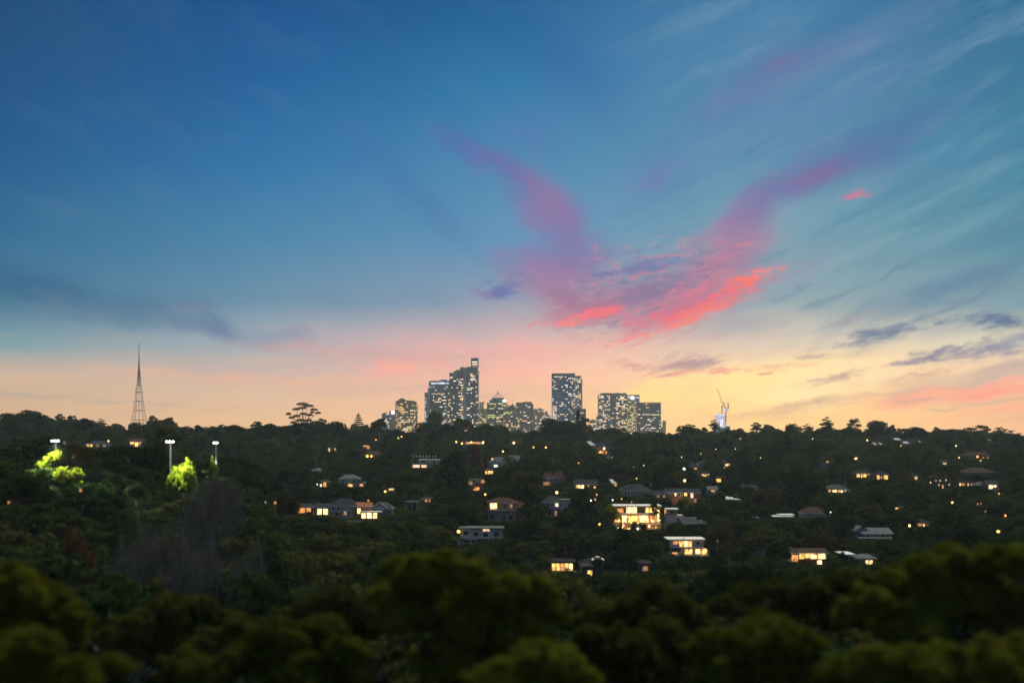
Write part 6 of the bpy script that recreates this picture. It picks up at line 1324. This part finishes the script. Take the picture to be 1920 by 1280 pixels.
# --- woodland over the valley and the slope
PR = np.array([tuple(p) if len(p) == 6 else tuple(p) + (1,) for p in PROT], float)
def skyline(px): return np.interp(px, [0, 60, 110, 190, 240, 300, 350, 420, 480, 560, 640, 700, 760, 850, 930, 1000, 1050, 1110, 1200, 1260, 1300, 1340, 1400, 1500, 1600, 1660, 1760, 1820, 1860, 1920], [778, 776, 786, 795, 803, 792, 803, 799, 800, 799, 795, 800, 812, 798, 800, 812, 794, 806, 812, 813, 803, 808, 806, 804, 802, 800, 806, 804, 806, 816])
def cap(px, Y):
    if Y > 330: return skyline(px) + (1.5 if Y > 700 else 4)
    near = np.interp(px, [0, 200, 330, 480, 560, 700, 900, 1060, 1150, 1250, 1400, 1600, 1700, 1800, 1920], [915, 935, 985, 990, 1000, 1015, 1035, 1075, 1070, 1068, 1062, 1066, 1030, 1010, 1004])
    if Y < 140: near += 60
    if Y > 250 and px < 480: near = np.interp(px, [0, 60, 180, 300, 390, 480], [858, 900, 902, 902, 902, 895])
    return near
cands = []
rw = np.random.default_rng(99)
def fit(k, X, Y, s_, w_, lim, px, soft=True):
    K = KIND[k]; gz = float(ground(X, Y)); H = K['H'] * s_; hp = .85 * K['R'] * w_ * F / Y; top = HY - (gz + H - CZ) * F / Y
    hit = PR[(PR[:, 4] > Y - 1) & (PR[:, 0] < px + hp) & (PR[:, 1] > px - hp)]
    hit = hit[hit[:, 3] > top]
    if len(hit): lim = max(lim, float(hit[:, 3].max()) + .5)
    if top < lim: H = (CZ - (lim - HY) * Y / F) - gz
    return gz, H
# great trees first, standing apart and above the rest
y = 135.0
while y < 1500:
    sp = 13 if y < 330 else 20 if y < 700 else (27 if y < 1100 else 36)
    half = 0.375 * y + 10
    for x in np.arange(-half, half, sp):
        X = x + rw.uniform(-.5, .5) * sp; Y = y + rw.uniform(-.5, .5) * sp; px = CX + X * F / Y
        k = ('A0', 'A1', 'A2', 'A3', 'A0', 'h0', 'h1', 'g1', 'A2')[rw.integers(9)]; K = KIND[k]
        s_ = rw.uniform(.72, 1.15); w_ = s_ * rw.uniform(.8, 1.15)
        if any(a - K['R'] * .7 < X < b + K['R'] * .7 and c - 2 < Y < d + 2 for a, b, c, d in PADS): continue
        lim = cap(px, Y) + rw.uniform(-6, 8)
        gz, H = fit(k, X, Y, s_, w_, lim, px)
        f = H / (K['H'] * s_)
        if f < (.5 if Y > 340 else .38): continue
        cands.append((X, Y, gz, k, s_ * f, w_ * max(f, .75), px, HY - (gz + H - CZ) * F / Y))
    y += sp * .9
y = 105.0
while y < 2450:
    sp = 7.0 if y < 330 else (7.6 if y < 480 else (9.2 if y < 700 else (12 if y < 1100 else (16 if y < 1600 else 28))))
    half = 0.385 * y + 22
    for x in np.arange(-half, half, sp):
        X = x + rw.uniform(-.5, .5) * sp; Y = y + rw.uniform(-.5, .5) * sp
        px = CX + X * F / Y
        u = rw.random()
        left = px < 560 and Y < 700
        ks = ('a0', 'a1', 'a2', 'a3', 'g0', 'g1', 'g3', 'g2', 'h0', 'h1', 'c0', 'o0')
        pr = np.array((.20, .16, .12, .10, .05, .06, .10, .03, .07, .06, .03, .02)); pr /= pr.sum()
        k = ks[rw.choice(len(ks), p=pr)]
        K = KIND[k]; s_ = rw.uniform(.45, .95) * (1.0 if Y < 330 else .9); w_ = s_ * rw.uniform(1.1, 1.9) * (1.0 if Y < 900 else 1.2)
        if any(a - K['R'] * .6 < X < b + K['R'] * .6 and c - 1.5 < Y < d + 2 for a, b, c, d in PADS): 
            continue
        gz = float(ground(X, Y)); H = K['H'] * s_; hp = .8 * K['R'] * w_ * F / Y
        top = HY - (gz + H - CZ) * F / Y; c_ = cap(px, Y)
        lim = c_ + (rw.uniform(0, 5) if Y < 500 else rw.uniform(-3, 17))
        hit = PR[(PR[:, 4] > Y - 1) & (PR[:, 0] < px + hp) & (PR[:, 1] > px - hp)]
        if len(hit):
            if rw.random() < .12: hit = hit[hit[:, 5] > 0]
            hit = hit[hit[:, 3] > top]
            if len(hit):
                lim = max(lim, float(hit[:, 3].max()) + .5)
        if top < lim:
            H2 = (CZ - (lim - HY) * Y / F) - gz
            if H2 < 1.4:
                if Y < 352: H2 = rw.uniform(1.3, 2.8)
                else: continue
            if H2 < 5.5:
                k = 's0' if rw.random() < .6 else 's1'; K = KIND[k]; s_ = H2 / K['H']; w_ = min(2.4, max(.7, s_ * rw.uniform(1.0, 1.4)))
            else: f = H2 / H; w_ *= max(f, .6); s_ = H2 / K['H']
            H = H2
        cands.append((X, Y, gz, k, s_, w_, px, HY - (gz + H - CZ) * F / Y))
    y += sp * .86

# scrub over the bank of the playing field
for i in range(420):
    X = rw.uniform(-135, -48); Y = rw.uniform(262, 352); px = CX + X * F / Y; k = 's0' if i % 3 else 's1'
    s_ = rw.uniform(.35, .75)
    cands.append((X, Y, float(ground(X, Y)), k, s_, s_ * rw.uniform(1.2, 1.9), px, 2000))

# the trees that show largest become trees of their own, the rest one woodland
def seen(c):
    X, Y, gz, k, s_, w_, px, top = c
    if not (-10 < px < 1930) or k[0] == 's': return 0
    if Y < 330 and top > 1010: return 0
    return KIND[k]['R'] * w_ * F / Y * KIND[k]['H'] * s_ * F / Y * (1.0 if Y > 330 or px < 620 else .15)
order = sorted(range(len(cands)), key=lambda i: -seen(cands[i]))
N_OWN = 240
own = set(order[:N_OWN])
for i in sorted(own):
    X, Y, gz, k, s_, w_, px, top = cands[i]
    t = put_tree(k, X, Y, s_, w_, rw.uniform(0, 6.28), None, 'trees of the wooded slope', gz)
    t['_auto'] = 1
rest = [c for i, c in enumerate(cands) if i not in own]

protos = bpy.data.collections.new('tree_shapes')
keys = sorted(KIND)
for n_, k in enumerate(keys):
    protos.objects.link(bpy.data.objects.new('shape_%02d' % n_, KIND[k]['both']))
me = bpy.data.meshes.new('woodland'); me.vertices.add(len(rest))
me.vertices.foreach_set('co', np.array([(c[0], c[1], c[2] - .1) for c in rest], np.float32).reshape(-1))
at = me.attributes.new('pick', 'INT', 'POINT'); at.data.foreach_set('value', np.array([keys.index(c[3]) for c in rest], np.int32))
at = me.attributes.new('siz', 'FLOAT_VECTOR', 'POINT'); at.data.foreach_set('vector', np.array([(c[5], c[5], c[4]) for c in rest], np.float32).reshape(-1))
at = me.attributes.new('turn', 'FLOAT_VECTOR', 'POINT'); at.data.foreach_set('vector', np.stack([np.zeros(len(rest)), np.zeros(len(rest)), rw.uniform(0, 6.28, len(rest))], 1).astype(np.float32).reshape(-1))
wood_o = tag(add_obj('woodland', me), 'dark mixed woodland massed over the valley floor, the slope and the far ridge', kind='stuff')
g = bpy.data.node_groups.new('scatter_trees', 'GeometryNodeTree')
g.interface.new_socket('Geometry', in_out='INPUT', socket_type='NodeSocketGeometry'); g.interface.new_socket('Geometry', in_out='OUTPUT', socket_type='NodeSocketGeometry')
gi = nd(g, 'NodeGroupInput'); go = nd(g, 'NodeGroupOutput'); iop = nd(g, 'GeometryNodeInstanceOnPoints'); ci = nd(g, 'GeometryNodeCollectionInfo')
ci.inputs[0].default_value = protos; ci.inputs[1].default_value = True; ci.inputs[2].default_value = True
def named(nm, tp):
    q = nd(g, 'GeometryNodeInputNamedAttribute', data_type=tp); q.inputs[0].default_value = nm; return next(o for o in q.outputs if o.enabled)
iop.inputs['Pick Instance'].default_value = True
g.links.new(gi.outputs[0], iop.inputs['Points']); g.links.new(ci.outputs[0], iop.inputs['Instance']); g.links.new(named('pick', 'INT'), iop.inputs['Instance Index'])
e2r = nd(g, 'FunctionNodeEulerToRotation'); g.links.new(named('turn', 'FLOAT_VECTOR'), e2r.inputs[0]); g.links.new(e2r.outputs[0], iop.inputs['Rotation'])
g.links.new(named('siz', 'FLOAT_VECTOR'), iop.inputs['Scale']); g.links.new(iop.outputs[0], go.inputs[0])
wood_o.modifiers.new('scatter', 'NODES').node_group = g
print('woodland', len(rest), 'own', len(own), 'cands', len(cands))

# labels of the slope trees: by look and by the nearest thing one can find
auto = [(t, k, px, top) for t, k, px, top in PLACED if t.get('_auto')]
buckets = {}
for t, k, px, top in auto:
    row = top + 8
    d = sorted(LAND, key=lambda l: (l[1] - px) ** 2 + ((l[2] - row) * 1.6) ** 2)[0]
    ddx, ddy = px - d[1], row - d[2]
    rel = ('far ' if abs(ddx) > 150 else '') + ('left of' if ddx < 0 else 'right of') if abs(ddx) > 1.3 * abs(ddy) else ('above' if ddy < 0 else 'below')
    buckets.setdefault((KIND[k]['words'], rel, d[0]), []).append((px, t))
ORD = ['first', 'second', 'third', 'fourth', 'fifth', 'sixth', 'seventh', 'eighth', 'ninth', 'tenth', 'eleventh', 'twelfth']
for (w_, rel, ln), lst in buckets.items():
    lst.sort(key=lambda q: q[0])
    for i, (px, t) in enumerate(lst):
        pre = '' if len(lst) == 1 else ('leftmost ' if i == 0 else ('rightmost ' if i == len(lst) - 1 else ORD[min(i, 11)] + ' from left '))
        lab = (pre + w_ + ' ' + rel + ' ' + ln).split(); t['label'] = ' '.join(lab[:16]); del t['_auto']

# ================================================================== air
m = bpy.data.materials.new('haze'); m.use_nodes = True; t_ = m.node_tree; t_.nodes.clear()
pv = nd(t_, 'ShaderNodeVolumePrincipled'); pv.inputs['Color'].default_value = (.68, .85, .95, 1); pv.inputs['Density'].default_value = 0.00006; pv.inputs['Anisotropy'].default_value = .2
ho = nd(t_, 'ShaderNodeOutputMaterial'); t_.links.new(pv.outputs[0], ho.inputs['Volume'])
m.cycles.homogeneous_volume = True
hb = MB(); hb.box(-4300, 4300, -320, 6600, 20, 262, m); tag(hb.build('haze'), 'thin evening haze lying over the valley and the skyline', kind='stuff')
